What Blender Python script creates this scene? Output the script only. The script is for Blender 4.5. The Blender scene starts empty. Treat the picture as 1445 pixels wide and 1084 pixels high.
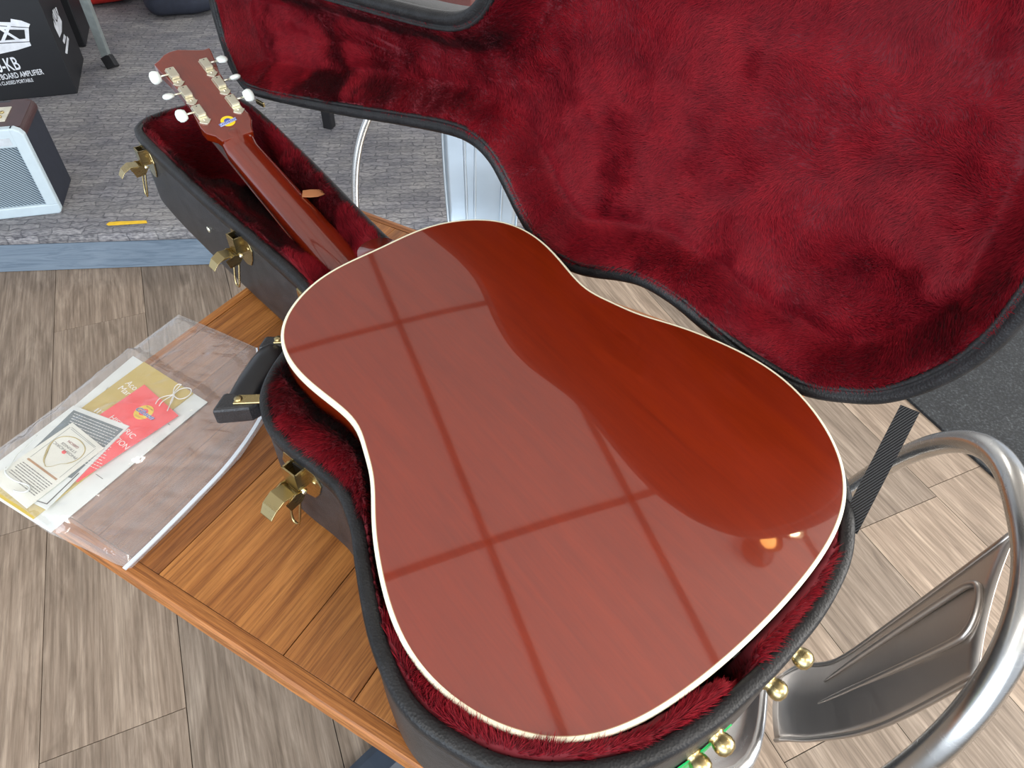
import bpy, bmesh, math, random
import numpy as np
from mathutils import Vector, Matrix, noise as mnoise
random.seed(7); rng = np.random.default_rng(7)
PI = math.pi
C = bpy.context.scene.collection
sc = bpy.context.scene

# ------------------------------------------------------------------ camera, world, lights, exposure
PITCH, ROLL, FPX, CZ = 0.8023943, 0.0496558, 967.407, 1.36
cp, sp = math.cos(PITCH), math.sin(PITCH); cr, sr = math.cos(ROLL), math.sin(ROLL)
RGT = np.array([1., 0, 0]); UPV = np.array([0, sp, cp]); FWD = np.array([0, cp, -sp])
cX = cr*RGT + sr*UPV; cY = -sr*RGT + cr*UPV
cam = bpy.data.objects.new('camera', bpy.data.cameras.new('camera')); C.objects.link(cam)
cam.data.sensor_width = 36; cam.data.lens = FPX/1445*36; cam.data.clip_start = 0.02
M = Matrix.Identity(4)
for i in range(3):
    M[i][0] = cX[i]; M[i][1] = cY[i]; M[i][2] = -FWD[i]
M[0][3], M[1][3], M[2][3] = 0, 0, CZ
cam.matrix_world = M; sc.camera = cam

wd = bpy.data.worlds.new('world'); sc.world = wd; wd.use_nodes = True
bg = wd.node_tree.nodes['Background']; bg.inputs[0].default_value = (0.80, 0.88, 1.0, 1); bg.inputs[1].default_value = 0.72
sc.view_settings.view_transform = 'Standard'; sc.view_settings.look = 'None'
sc.view_settings.gamma = 1; sc.view_settings.use_curve_mapping = False; sc.view_settings.exposure = 0.45

def area(name, loc, target, sx, sy, power, col):
    l = bpy.data.lights.new(name, 'AREA'); l.shape = 'RECTANGLE'; l.size = sx; l.size_y = sy; l.energy = power; l.color = col
    o = bpy.data.objects.new(name, l); C.objects.link(o); o.location = loc
    o.rotation_euler = (Vector(target)-Vector(loc)).to_track_quat('-Z', 'Y').to_euler(); return o
area('front_window_light', (-1.2, -2.6, 1.55), (-0.2, 1.0, 1.2), 4.6, 2.0, 100, (0.80, 0.90, 1.0))
area('side_window_light', (3.2, 0.2, 1.7), (0, 0.8, 1.1), 3.4, 1.7, 110, (1.0, 0.95, 0.88))

for k_, (x_, y_, pw_) in enumerate(((-.9, -1.0, 16), (1.3, -1.0, 26), (.2, 4.0, 24), (2.6, 1.9, 20))):  # unseen soft lights added overhead to brighten the case lining; no panels modelled
    area('added_top_light', (x_, y_, 2.62), (x_, y_+.001, 0), 1.16, .56, pw_, (1.0, .96, .90))

# ------------------------------------------------------------------ helpers
def ray(px, py):
    return cX*((px-722.5)/FPX) + cY*(-(py-542.)/FPX) + FWD
def at(px, py, z):
    r = ray(px, py); t = (z-CZ)/r[2]; return np.array([0, 0, CZ]) + r*t
def tag(o, label, cat, group=None):
    o['label'] = label; o['category'] = cat
    if group: o['group'] = group
    return o
def thing(name, label, cat, loc=(0, 0, 0), rz=0, group=None, mat=None):
    o = bpy.data.objects.new(name, None); C.objects.link(o); o.empty_display_size = 0.05
    if mat is not None: o.matrix_world = mat
    else: o.location = loc; o.rotation_euler = (0, 0, rz)
    return tag(o, label, cat, group)
def link(name, me, mat=None, parent=None, smooth=False, sub=0, bevel=0):
    o = bpy.data.objects.new(name, me); C.objects.link(o)
    if mat is not None and not me.materials: me.materials.append(mat)
    if parent is not None: o.parent = parent
    if smooth: me.shade_smooth()
    if bevel:
        m = o.modifiers.new('b', 'BEVEL'); m.width = bevel; m.segments = 2; m.limit_method = 'ANGLE'; m.angle_limit = 0.6
    if sub:
        m = o.modifiers.new('s', 'SUBSURF'); m.levels = sub; m.render_levels = sub
    return o
def pyd(vs, fs):
    me = bpy.data.meshes.new('m'); me.from_pydata([tuple(map(float, v)) for v in vs], [], fs); me.update(); return me
def mobj(name, vs, fs, mat, parent=None, **k):
    return link(name, pyd(vs, fs), mat, parent, **k)
def box_vf(x0, x1, y0, y1, z0, z1, o=0):
    v = [(x0, y0, z0), (x1, y0, z0), (x1, y1, z0), (x0, y1, z0), (x0, y0, z1), (x1, y0, z1), (x1, y1, z1), (x0, y1, z1)]
    f = [(0, 3, 2, 1), (4, 5, 6, 7), (0, 1, 5, 4), (1, 2, 6, 5), (2, 3, 7, 6), (3, 0, 4, 7)]
    return v, [tuple(i+o for i in q) for q in f]
def box(name, x0, x1, y0, y1, z0, z1, mat, parent=None, bevel=0.0, **k):
    v, f = box_vf(x0, x1, y0, y1, z0, z1); return mobj(name, v, f, mat, parent, bevel=bevel, **k)
def boxes(name, lst, mat, parent=None, bevel=0, **k):
    V, Fc = [], []
    for b in lst:
        v, f = box_vf(*b, o=len(V)); V += v; Fc += f
    return mobj(name, V, Fc, mat, parent, bevel=bevel, **k)
def prism(name, poly, z0, z1, mat, parent=None, bevel=0, frame=None, **k):
    """poly in 2D, extruded z0..z1; frame = (origin, ex, ey, ez)"""
    n = len(poly)
    a = sum(poly[i][0]*poly[(i+1) % n][1]-poly[(i+1) % n][0]*poly[i][1] for i in range(n))
    if a < 0: poly = poly[::-1]
    v = [(p[0], p[1], z0) for p in poly] + [(p[0], p[1], z1) for p in poly]
    f = [tuple(range(n-1, -1, -1)), tuple(range(n, 2*n))] + [(i, (i+1) % n, n+(i+1) % n, n+i) for i in range(n)]
    if frame is not None:
        o, ex, ey, ez = [np.array(q, float) for q in frame]; v = [o+ex*p[0]+ey*p[1]+ez*p[2] for p in v]
    return mobj(name, v, f, mat, parent, bevel=bevel, **k)
def crv(pts, n=8, closed=False):
    P = np.array(pts, float); N = len(P); out = []
    rngi = range(N) if closed else range(N-1)
    for i in rngi:
        if closed: a, b, c, d = P[(i-1) % N], P[i], P[(i+1) % N], P[(i+2) % N]
        else: a, b, c, d = P[max(i-1, 0)], P[i], P[i+1], P[min(i+2, N-1)]
        for j in range(n):
            t = j/n; out.append(0.5*((2*b)+(-a+c)*t+(2*a-5*b+4*c-d)*t*t+(-a+3*b-3*c+d)*t**3))
    if not closed: out.append(P[-1])
    return np.array(out)
def resample(P, n, closed=True):
    P = np.array(P, float); Q = np.vstack([P, P[:1]]) if closed else P
    s = np.r_[0, np.cumsum(np.linalg.norm(np.diff(Q, axis=0), axis=1))]
    u = np.linspace(0, s[-1], n, endpoint=not closed)
    return np.stack([np.interp(u, s, Q[:, k]) for k in range(Q.shape[1])], 1)
def tube_vf(pts, r, n=10, closed=False, o=0, flat=1.0, upv=None):
    P = np.array(pts, float); N = len(P); R = np.full(N, r) if np.isscalar(r) else np.array(r)
    T = np.gradient(P, axis=0) if not closed else (np.roll(P, -1, 0)-np.roll(P, 1, 0))
    T /= np.linalg.norm(T, axis=1)[:, None]+1e-12
    u = np.array([0, 0, 1.]) if upv is None else np.array(upv, float)
    if abs(T[0]@u) > .95: u = np.array([1., 0, 0])
    V = []
    for i in range(N):
        u = u-(u@T[i])*T[i]; u /= np.linalg.norm(u)+1e-12; w = np.cross(T[i], u)
        for k in range(n):
            a = 2*PI*k/n; V.append(P[i]+R[i]*(math.cos(a)*w+math.sin(a)*u*flat))
    Fc = []
    for i in range(N if closed else N-1):
        j = (i+1) % N
        for k in range(n): Fc.append((o+i*n+k, o+i*n+(k+1) % n, o+j*n+(k+1) % n, o+j*n+k))
    if not closed: Fc += [tuple(o+k for k in range(n-1, -1, -1)), tuple(o+(N-1)*n+k for k in range(n))]
    return V, Fc
def tube(name, pts, r, mat, parent=None, n=10, closed=False, flat=1.0, upv=None, **k):
    v, f = tube_vf(pts, r, n, closed, 0, flat, upv); return mobj(name, v, f, mat, parent, smooth=True, **k)
def lathe_vf(prof, n=20, o=0, c=(0, 0, 0), ax=(0, 0, 1)):
    ax = np.array(ax, float); ax /= np.linalg.norm(ax)
    e = np.cross(ax, [0, 0, 1.]) if abs(ax[2]) < .9 else np.cross(ax, [1., 0, 0]); e /= np.linalg.norm(e); g = np.cross(ax, e)
    V = []; c = np.array(c, float)
    for r, h in prof:
        for k in range(n):
            a = 2*PI*k/n; V.append(c+ax*h+r*(math.cos(a)*e+math.sin(a)*g))
    Fc = [(o+i*n+k, o+i*n+(k+1) % n, o+(i+1)*n+(k+1) % n, o+(i+1)*n+k) for i in range(len(prof)-1) for k in range(n)]
    Fc += [tuple(o+k for k in range(n-1, -1, -1)), tuple(o+(len(prof)-1)*n+k for k in range(n))]
    return V, Fc
def lathe(name, prof, mat, parent=None, n=20, c=(0, 0, 0), ax=(0, 0, 1)):
    v, f = lathe_vf(prof, n, 0, c, ax); return mobj(name, v, f, mat, parent, smooth=True)
def sweep(name, O2, prof, mat, parent, fr, closed_prof=True, smooth=True):
    """O2: closed 2D outline (ccw), prof: (inward, up) pairs; fr maps (x,y,z)->3D"""
    P = np.array(O2); T = np.roll(P, -1, 0)-np.roll(P, 1, 0); T /= np.linalg.norm(T, axis=1)[:, None]
    Nn = np.c_[-T[:, 1], T[:, 0]]
    a = np.sum(P[:, 0]*np.roll(P[:, 1], -1)-np.roll(P[:, 0], -1)*P[:, 1])
    if a < 0: Nn = -Nn
    N, m = len(P), len(prof)
    V = [fr(*(P[i]+Nn[i]*pa), pb) for i in range(N) for pa, pb in prof]
    Fc = []
    for i in range(N):
        j = (i+1) % N
        for k in range(m if closed_prof else m-1):
            l = (k+1) % m; Fc.append((i*m+k, j*m+k, j*m+l, i*m+l))
    return mobj(name, V, Fc, mat, parent, smooth=smooth)
def fix(o):
    bm = bmesh.new(); bm.from_mesh(o.data); bmesh.ops.recalc_face_normals(bm, faces=bm.faces); bm.to_mesh(o.data); bm.free(); return o
def joinvf(parts):
    V, Fc = [], []
    for v, f in parts:
        o = len(V); V += [tuple(map(float, q)) for q in v]; Fc += [tuple(i+o for i in q) for q in f]
    return V, Fc

# ------------------------------------------------------------------ materials
class NT:
    def __init__(s, name):
        s.m = bpy.data.materials.new(name); s.m.use_nodes = True; s.t = s.m.node_tree; s.n = s.t.nodes
        s.b = s.n['Principled BSDF']; s.out = s.n['Material Output']
    def add(s, typ, **k):
        q = s.n.new(typ)
        for a, v in k.items():
            if a.startswith('i_'):
                key = a[2:]; key = int(key) if key.isdigit() else key.replace('_', ' ')
                q.inputs[key].default_value = v
            else: setattr(q, a, v)
        return q
    def l(s, a, b): s.t.links.new(a, b)
    def coord(s, kind='Object', scale=(1, 1, 1), rnd=0, rot=(0, 0, 0)):
        tc = s.add('ShaderNodeTexCoord'); mp = s.add('ShaderNodeMapping'); mp.inputs['Scale'].default_value = scale; mp.inputs['Rotation'].default_value = rot
        s.l(tc.outputs[kind], mp.inputs[0])
        if rnd:
            oi = s.add('ShaderNodeObjectInfo'); mu = s.add('ShaderNodeMath', operation='MULTIPLY'); mu.inputs[1].default_value = rnd
            s.l(oi.outputs['Random'], mu.inputs[0]); s.l(mu.outputs[0], mp.inputs['Location'])
        return mp.outputs[0]
    def noise(s, co, scale=5, detail=4, rough=.5, dist=0):
        q = s.add('ShaderNodeTexNoise'); q.inputs['Scale'].default_value = scale; q.inputs['Detail'].default_value = detail
        q.inputs['Roughness'].default_value = rough; q.inputs['Distortion'].default_value = dist
        if co is not None: s.l(co, q.inputs['Vector'])
        return q.outputs['Fac']
    def ramp(s, fac, stops):
        q = s.add('ShaderNodeValToRGB'); e = q.color_ramp.elements
        while len(e) < len(stops): e.new(.5)
        for i, (p, c) in enumerate(stops):
            e[i].position = p; e[i].color = c if len(c) == 4 else (*c, 1)
        s.l(fac, q.inputs[0]); return q.outputs[0]
    def mix(s, a, b, fac, bt='MIX'):
        q = s.add('ShaderNodeMix', data_type='RGBA', blend_type=bt)
        for val, i in ((fac, 0), (a, 6), (b, 7)):
            if isinstance(val, (int, float)): q.inputs[i].default_value = val
            elif isinstance(val, tuple): q.inputs[i].default_value = (*val, 1) if len(val) == 3 else val
            else: s.l(val, q.inputs[i])
        return q.outputs[2]
    def bump(s, h, st=.3, dist=.001, prev=None):
        q = s.add('ShaderNodeBump'); q.inputs['Strength'].default_value = st; q.inputs['Distance'].default_value = dist
        s.l(h, q.inputs['Height'])
        if prev: s.l(prev, q.inputs['Normal'])
        return q.outputs[0]
    def set(s, **k):
        for a, v in k.items():
            i = s.b.inputs[a.replace('_', ' ')]
            if isinstance(v, (int, float)): i.default_value = v
            elif isinstance(v, tuple): i.default_value = (*v, 1) if len(v) == 3 else v
            else: s.l(v, i)
        return s
def plain(name, col, rough=.5, metal=0, var=.12, scale=40, bump=.15, **k):
    t = NT(name); co = t.coord('Object'); n = t.noise(co, scale, 3)
    c = t.ramp(n, [(.3, tuple(x*(1-var) for x in col)), (.7, tuple(min(1, x*(1+var)) for x in col))])
    t.set(Base_Color=c, Roughness=rough, Metallic=metal, Normal=t.bump(n, bump, .0005), **k); return t.m

def m_wood_floor():
    t = NT('grey_wood_vinyl'); co = t.coord('Object', (1.4, 9, 9), rnd=37)
    wa = t.noise(co, 1.6, 5, .6, 2.4); fine = t.noise(t.coord('Object', (5, 130, 20), rnd=11), 1.6, 5, .65)
    knot = t.noise(t.coord('Object', (2.2, 10, 5), rnd=23), 1.3, 3, .5, 3.0)
    wv = t.add('ShaderNodeTexWave', wave_type='BANDS', bands_direction='Y'); wv.inputs['Scale'].default_value = 1.1; wv.inputs['Distortion'].default_value = 12; wv.inputs['Detail'].default_value = 3
    t.l(t.coord('Object', (.8, 9, 5), rnd=5), wv.inputs['Vector'])
    base = t.ramp(wa, [(.28, (.135, .103, .076)), (.5, (.23, .182, .140)), (.72, (.40, .335, .270))])
    c = t.mix(base, t.ramp(wv.outputs['Fac'], [(.0, (.38, .315, .255)), (.5, (.215, .168, .132)), (1, (.30, .245, .195))]), .35)
    c = t.mix(c, t.ramp(fine, [(.35, (.58, .55, .52)), (.62, (1.10, 1.08, 1.06))]), .75, 'MULTIPLY')
    c = t.mix(c, t.ramp(knot, [(.2, (.62, .6, .58)), (.42, (1, 1, 1))]), .8, 'MULTIPLY')
    oi = t.add('ShaderNodeObjectInfo'); c = t.mix(c, t.ramp(oi.outputs['Random'], [(0, (.82, .82, .83)), (1, (1.12, 1.08, 1.05))]), 1.0, 'MULTIPLY')
    t.set(Base_Color=c, Roughness=.5, Normal=t.bump(fine, .25, .0006)); t.b.inputs['Specular IOR Level'].default_value = .35; return t.m
def m_wood_table(name='oiled_table_wood', dark=1.0, long=(1.2, 14, 14)):
    t = NT(name); co = t.coord('Object', long, rnd=41)
    wa = t.noise(co, 1.8, 6, .62, 1.8); fine = t.noise(t.coord('Object', (long[0]*9, long[1]*22, 60), rnd=13), 1.4, 5, .7)
    wv = t.add('ShaderNodeTexWave', wave_type='BANDS', bands_direction='Y'); wv.inputs['Scale'].default_value = .8; wv.inputs['Distortion'].default_value = 7; wv.inputs['Detail'].default_value = 3
    t.l(t.coord('Object', (long[0]*.8, long[1], 5), rnd=3), wv.inputs['Vector'])
    base = t.ramp(wa, [(.25, (.165*dark, .055*dark, .014*dark)), (.48, (.36*dark, .145*dark, .037*dark)), (.75, (.53*dark, .245*dark, .072*dark))])
    c = t.mix(base, t.ramp(wv.outputs['Fac'], [(.0, (.25*dark, .090*dark, .023*dark)), (.5, (.48*dark, .21*dark, .058*dark)), (1, (.40*dark, .165*dark, .045*dark))]), .35)
    c = t.mix(c, t.ramp(fine, [(.36, (.50, .42, .36)), (.58, (1.1, 1.08, 1.05))]), .8, 'MULTIPLY')
    oi = t.add('ShaderNodeObjectInfo'); c = t.mix(c, t.ramp(oi.outputs['Random'], [(0, (.70, .63, .60)), (1, (.98, .94, .88))]), 1.0, 'MULTIPLY')
    t.set(Base_Color=c, Roughness=.38, Normal=t.bump(fine, .25, .0004)); return t.m
def m_mahogany():
    t = NT('glossy_red_mahogany'); co = t.coord('Object', (2.2, 26, 26))
    n1 = t.noise(co, 2.0, 5, .6, 1.0); n2 = t.noise(t.coord('Object', (20, 330, 330)), 1.5, 3, .6)
    c = t.ramp(n1, [(.25, (.132, .0092, .0002)), (.55, (.160, .0120, .0004)), (.8, (.186, .0150, .0006))])
    c = t.mix(c, t.ramp(n2, [(.35, (.86, .82, .80)), (.6, (1.04, 1.04, 1.04))]), .6, 'MULTIPLY')
    b = t.noise(t.coord('Object', (1.2, 3, 3)), 3.0, 1, .4)
    t.set(Base_Color=c, Roughness=.34, Coat_Weight=1.0, Coat_Roughness=.03, Coat_IOR=1.8)
    t.b.inputs['Specular IOR Level'].default_value = .42
    t.l(t.bump(b, .03, .004), t.b.inputs['Coat Normal']); return t.m
def m_vinyl(name='black_pebbled_vinyl', col=(.022, .022, .024), rough=.42):
    t = NT(name); co = t.coord('Object')
    v = t.add('ShaderNodeTexVoronoi'); v.inputs['Scale'].default_value = 520; t.l(co, v.inputs['Vector'])
    n = t.noise(co, 60, 4, .6)
    c = t.ramp(n, [(.3, tuple(x*.75 for x in col)), (.75, tuple(x*1.5 for x in col))])
    t.set(Base_Color=c, Roughness=rough, Normal=t.bump(v.outputs['Distance'], .5, .0006)); return t.m
def m_fur():
    t = NT('burgundy_plush_pile')
    at_ = t.add('ShaderNodeAttribute', attribute_name='tipf'); a2 = t.add('ShaderNodeAttribute', attribute_name='nrm')
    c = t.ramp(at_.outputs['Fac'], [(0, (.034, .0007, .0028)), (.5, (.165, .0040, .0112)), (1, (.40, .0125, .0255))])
    c = t.mix(c, t.ramp(t.noise(t.coord('Object'), 26, 4, .6), [(.3, (.72, .70, .76)), (.7, (1.12, 1.08, 1.0))]), 1.0, 'MULTIPLY')
    t.set(Base_Color=c, Roughness=.6, Sheen_Weight=.05, Sheen_Roughness=.35)
    t.b.inputs['Sheen Tint'].default_value = (1, .35, .4, 1); t.b.inputs['Specular IOR Level'].default_value = .18
    vt = t.add('ShaderNodeVectorTransform', vector_type='NORMAL', convert_from='OBJECT', convert_to='WORLD')
    t.l(a2.outputs['Vector'], vt.inputs[0]); t.l(vt.outputs[0], t.b.inputs['Normal'])
    tl = t.add('ShaderNodeBsdfTranslucent'); t.l(c, tl.inputs[0]); t.l(vt.outputs[0], tl.inputs['Normal']); mx = t.add('ShaderNodeMixShader'); mx.inputs[0].default_value = .32
    t.l(t.b.outputs[0], mx.inputs[1]); t.l(tl.outputs[0], mx.inputs[2]); t.l(mx.outputs[0], t.out.inputs[0]); return t.m
def m_carpet():
    t = NT('grey_loop_carpet')
    br = t.add('ShaderNodeTexBrick'); br.offset = .5; br.squash = 1
    for k, v in (('Scale', 1.0), ('Mortar Size', .0036), ('Mortar Smooth', 1.0), ('Brick Width', .085), ('Row Height', .023)): br.inputs[k].default_value = v
    br.inputs['Color1'].default_value = (.8, .8, .8, 1); br.inputs['Color2'].default_value = (.5, .5, .5, 1); br.inputs['Mortar'].default_value = (.22, .22, .22, 1)
    co = t.coord('Object', (1, 1, 1)); nz = t.add('ShaderNodeTexNoise'); nz.inputs['Scale'].default_value = 30; t.l(co, nz.inputs['Vector'])
    mx = t.add('ShaderNodeMix', data_type='VECTOR'); mx.inputs[0].default_value = .028
    t.l(co, mx.inputs[4]); t.l(nz.outputs['Color'], mx.inputs[5]); t.l(mx.outputs[1], br.inputs['Vector'])
    rib = t.noise(t.coord('Object', (60, 420, 100), rot=(0, 0, .25)), 1.0, 3, .6)
    c = t.ramp(br.outputs['Color'], [(0, (.085, .087, .10)), (.5, (.185, .188, .205)), (.8, (.26, .262, .28))])
    c = t.mix(c, t.ramp(rib, [(.3, (.40, .40, .44)), (.68, (1.5, 1.48, 1.42))]), 1.0, 'MULTIPLY')
    c = t.mix(c, t.ramp(t.noise(co, 9, 3), [(.3, (.8, .8, .84)), (.7, (1.15, 1.13, 1.08))]), 1.0, 'MULTIPLY')
    hh = t.mix(br.outputs['Color'], rib, .4)
    t.set(Base_Color=c, Roughness=.95, Normal=t.bump(hh, .8, .004)); t.b.inputs['Specular IOR Level'].default_value = .1; return t.m
def m_metal(name, col, rough, scratch=True, var=.15):
    t = NT(name); n = t.noise(t.coord('Object', (8, 8, 90)), 4, 4, .6); n2 = t.noise(t.coord('Object'), 9, 3)
    c = t.ramp(n2, [(.3, tuple(x*(1-var) for x in col)), (.7, tuple(min(1, x*(1+var)) for x in col))])
    r = t.add('ShaderNodeMapRange'); r.inputs[3].default_value = rough*.75; r.inputs[4].default_value = rough*1.35; t.l(n, r.inputs[0])
    t.set(Base_Color=c, Metallic=1.0, Roughness=r.outputs[0], Normal=t.bump(n2, .08, .003)); return t.m
def m_plastic():
    t = NT('clear_bag_film'); n = t.noise(t.coord('Object', (1, 1, 1)), 18, 3, .5, 1.2); n2 = t.noise(t.coord('Object', (9, 34, 10), rot=(0, 0, .5)), 1.4, 3, .5, .8)
    bn = t.bump(n2, .35, .005, t.bump(n, .3, .004))
    gl = t.add('ShaderNodeBsdfGlossy'); gl.inputs['Roughness'].default_value = .10; gl.inputs['Color'].default_value = (1, 1, 1, 1); t.l(bn, gl.inputs['Normal'])
    df = t.add('ShaderNodeBsdfTranslucent'); df.inputs[0].default_value = (.95, .95, .97, 1); d2 = t.add('ShaderNodeBsdfDiffuse'); d2.inputs[0].default_value = (.95, .95, .97, 1)
    tr = t.add('ShaderNodeBsdfTransparent'); tr.inputs[0].default_value = (.985, .985, .985, 1)
    fr = t.add('ShaderNodeLayerWeight'); fr.inputs[0].default_value = .5; t.l(bn, fr.inputs['Normal']); pw = t.add('ShaderNodeMath', operation='POWER'); pw.inputs[1].default_value = 4.0; t.l(fr.outputs['Facing'], pw.inputs[0])
    mm = t.add('ShaderNodeMath', operation='MULTIPLY_ADD'); mm.inputs[1].default_value = 1.0; mm.inputs[2].default_value = .06; t.l(pw.outputs[0], mm.inputs[0])
    a = t.add('ShaderNodeMixShader'); a.inputs[0].default_value = .11; t.l(tr.outputs[0], a.inputs[1]); t.l(d2.outputs[0], a.inputs[2])
    b = t.add('ShaderNodeMixShader'); t.l(mm.outputs[0], b.inputs[0]); t.l(a.outputs[0], b.inputs[1]); t.l(gl.outputs[0], b.inputs[2]); t.l(b.outputs[0], t.out.inputs[0])
    return t.m
def m_glow(name, col, s):
    t = NT(name); t.set(Base_Color=col, Emission_Color=col, Emission_Strength=s); return t.m
def m_speckle():
    t = NT('black_speckled_matting'); v = t.noise(t.coord('Object'), 130, 5, .75); w = t.noise(t.coord('Object'), 14, 3)
    c = t.ramp(v, [(.42, (.007, .0085, .010)), (.55, (.018, .022, .025)), (.72, (.085, .098, .108))])
    c = t.mix(c, t.ramp(w, [(.35, (.7, .7, .75)), (.7, (1.25, 1.2, 1.2))]), 1.0, 'MULTIPLY')
    t.set(Base_Color=c, Roughness=.8, Normal=t.bump(v, .6, .003)); return t.m
def m_grille():
    t = NT('blue_grey_woven_grille'); w = t.add('ShaderNodeTexWave', wave_type='BANDS', bands_direction='DIAGONAL'); w.inputs['Scale'].default_value = 62; w.inputs['Distortion'].default_value = .6
    t.l(t.coord('Object', (1, 0, 1)), w.inputs['Vector'])
    t.set(Base_Color=t.ramp(w.outputs['Fac'], [(.25, (.035, .055, .075)), (.75, (.30, .38, .44))]), Roughness=.7, Normal=t.bump(w.outputs['Fac'], .5, .002)); return t.m

MF = m_wood_floor(); MT = m_wood_table(); MTE = m_wood_table('table_edge_wood', 1.18, (1.5, 30, 30)); MG = m_mahogany()
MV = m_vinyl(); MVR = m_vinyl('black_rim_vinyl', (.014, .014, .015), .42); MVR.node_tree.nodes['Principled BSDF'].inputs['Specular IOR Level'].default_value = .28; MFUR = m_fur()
MFB = plain('burgundy_backing_cloth', (.12, .0035, .010), .9)
MCA = m_carpet(); MSP = m_speckle(); MGR = m_grille()
MBR = m_metal('aged_brass', (.50, .40, .20), .27); MNI = m_metal('nickel_plate', (.92, .87, .72), .42); MST = m_metal('brushed_steel', (.56, .55, .53), .24); MSL = m_metal('bright_steel', (.72, .74, .76), .24)
MSTD = m_metal('dark_gunmetal_sheet', (.52, .475, .435), .34, var=.05)
MSL2 = m_metal('pale_blue_steel', (.50, .56, .61), .36, var=.05)
MWH = plain('pearloid_white', (.80, .86, .82), .25, var=.04, bump=.05); MCR = plain('cream_binding', (.84, .80, .62), .3, var=.03, scale=15, bump=.02)
MPL = m_plastic(); MBK = plain('black_plastic', (.012, .012, .014), .32); MBKM = plain('matte_black_card', (.010, .011, .014), .5, var=.1, scale=6, bump=.05)
MPW = plain('white_paper', (.72, .76, .745), .55, var=.03, scale=20, bump=.05); MPC = plain('cream_paper', (.74, .745, .67), .55, var=.03, scale=20, bump=.05)
MGO = plain('gold_print_paper', (.55, .41, .085), .38, var=.08, scale=8, bump=.03); MRD = plain('red_print_card', (.88, .06, .07), .4, var=.05, scale=10, bump=.03)
MGC = plain('slate_print_card', (.12, .16, .175), .5, var=.05); MIN = plain('dark_print_ink', (.05, .05, .05), .6); MWI = plain('white_print_ink', (.85, .85, .82), .5)
MYE = plain('yellow_print', (.85, .62, .02), .4); MBL = plain('blue_print', (.05, .08, .32), .4); MLB = plain('pale_blue_print', (.42, .48, .72), .4); MBRN = plain('red_brown_print', (.25, .05, .03), .5); MGDI = plain('gold_print_ink', (.45, .36, .12), .4)
MTA = plain('yellow_tape', (.80, .50, .02), .5); MGT = plain('green_tape_film', (.01, .48, .12), .35); MTN = plain('tan_leather', (.42, .17, .07), .5)
MAW = plain('pale_amp_frame', (.50, .60, .66), .4, var=.03); MAM = plain('maroon_leatherette', (.055, .022, .022), .42); MAN = plain('dark_navy_leatherette', (.018, .022, .035), .5)
MFA = None
t = NT('blue_grey_painted_board'); nn1 = t.noise(t.coord('Object', (1.2, 8, 14)), 3.2, 4, .6, 2.5)
t.set(Base_Color=t.ramp(nn1, [(.3, (.105, .150, .205)), (.5, (.165, .22, .285)), (.8, (.225, .285, .35))]), Roughness=.55); MFA = t.m
MGL = plain('grey_painted_steel', (.22, .25, .25), .45); MRC = plain('red_cloth', (.55, .02, .015), .8); MNC = plain('navy_cloth', (.022, .027, .045), .85)
MLE = plain('mauve_grey_leather', (.42, .34, .335), .5); MWD = plain('dark_red_wood', (.12, .04, .035), .4)
MBS = plain('dark_blue_steel', (.018, .028, .045), .4); MSTR = NT('ribbed_black_webbing')
wv = MSTR.add('ShaderNodeTexWave', wave_type='BANDS', bands_direction='DIAGONAL'); wv.inputs['Scale'].default_value = 75; MSTR.l(MSTR.coord('UV', (.06, .4, 1)), wv.inputs['Vector'])
MSTR.set(Base_Color=MSTR.ramp(wv.outputs['Fac'], [(.3, (.006, .006, .007)), (.8, (.017, .017, .018))]), Roughness=.6, Normal=MSTR.bump(wv.outputs['Fac'], .6, .002)); MSTR = MSTR.m
MTI = plain('white_ceiling_tile', (.88, .83, .76), .9, var=.03, scale=60); MTB = plain('dark_ceiling_bar', (.16, .15, .14), .6)

# ------------------------------------------------------------------ setting: floor, mat, platform, ceiling
def struct(o): o['kind'] = 'structure'; return o
FD = np.array([.4305, -.9026]); FN = np.array([.9026, .4305])      # plank direction, across
fl = bpy.data.objects.new('floor', None); C.objects.link(fl); fl.location = (0, 0, 0); struct(fl)
sl = box('subfloor', -3.9, 3.6, -1.8, 5.2, -.04, -.006, MFB.copy(), fl); sl.data.materials[0] = plain('dark_joint', (.06, .05, .04), .8)
PL_W, PL_L = .245, 1.22
v, f = box_vf(.0008, PL_L-.0008, .0008, PL_W-.0008, -.006, 0)
pm = pyd(v, f); pm.materials.append(MF)
ang = math.atan2(FD[1], FD[0])
offs = {0: -.64, 5: -.124, 8: -.481}
for r in range(-9, 9):
    n0 = -.579+PL_W*r; off = offs.get(r, random.uniform(0, PL_L))
    for k in range(-6, 6):
        t0 = off % PL_L + k*PL_L
        # local y axis is FD rotated +90 = FN
        o3 = FD*t0+FN*n0
        c_ = FD*(t0+.6)+FN*(n0+.12)
        if not (-3.2 < c_[0] < 2.2 and -.7 < c_[1] < 3.2): continue
        if c_[0]*-.146+c_[1]*.989 > 2.6: continue
        ob = bpy.data.objects.new('plank', pm); C.objects.link(ob); ob.parent = fl
        ob.location = (o3[0], o3[1], 0); ob.rotation_euler = (0, 0, ang)
MWL = plain('pale_wall_paint', (.62, .63, .64), .8, var=.03, scale=6)
struct(box('wall_back', -3.9, 3.6, 5.2, 5.3, -.04, 2.65, MWL)); struct(box('baseboard_back', -3.9, 3.6, 5.18, 5.2, .0, .22, MBK))
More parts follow.
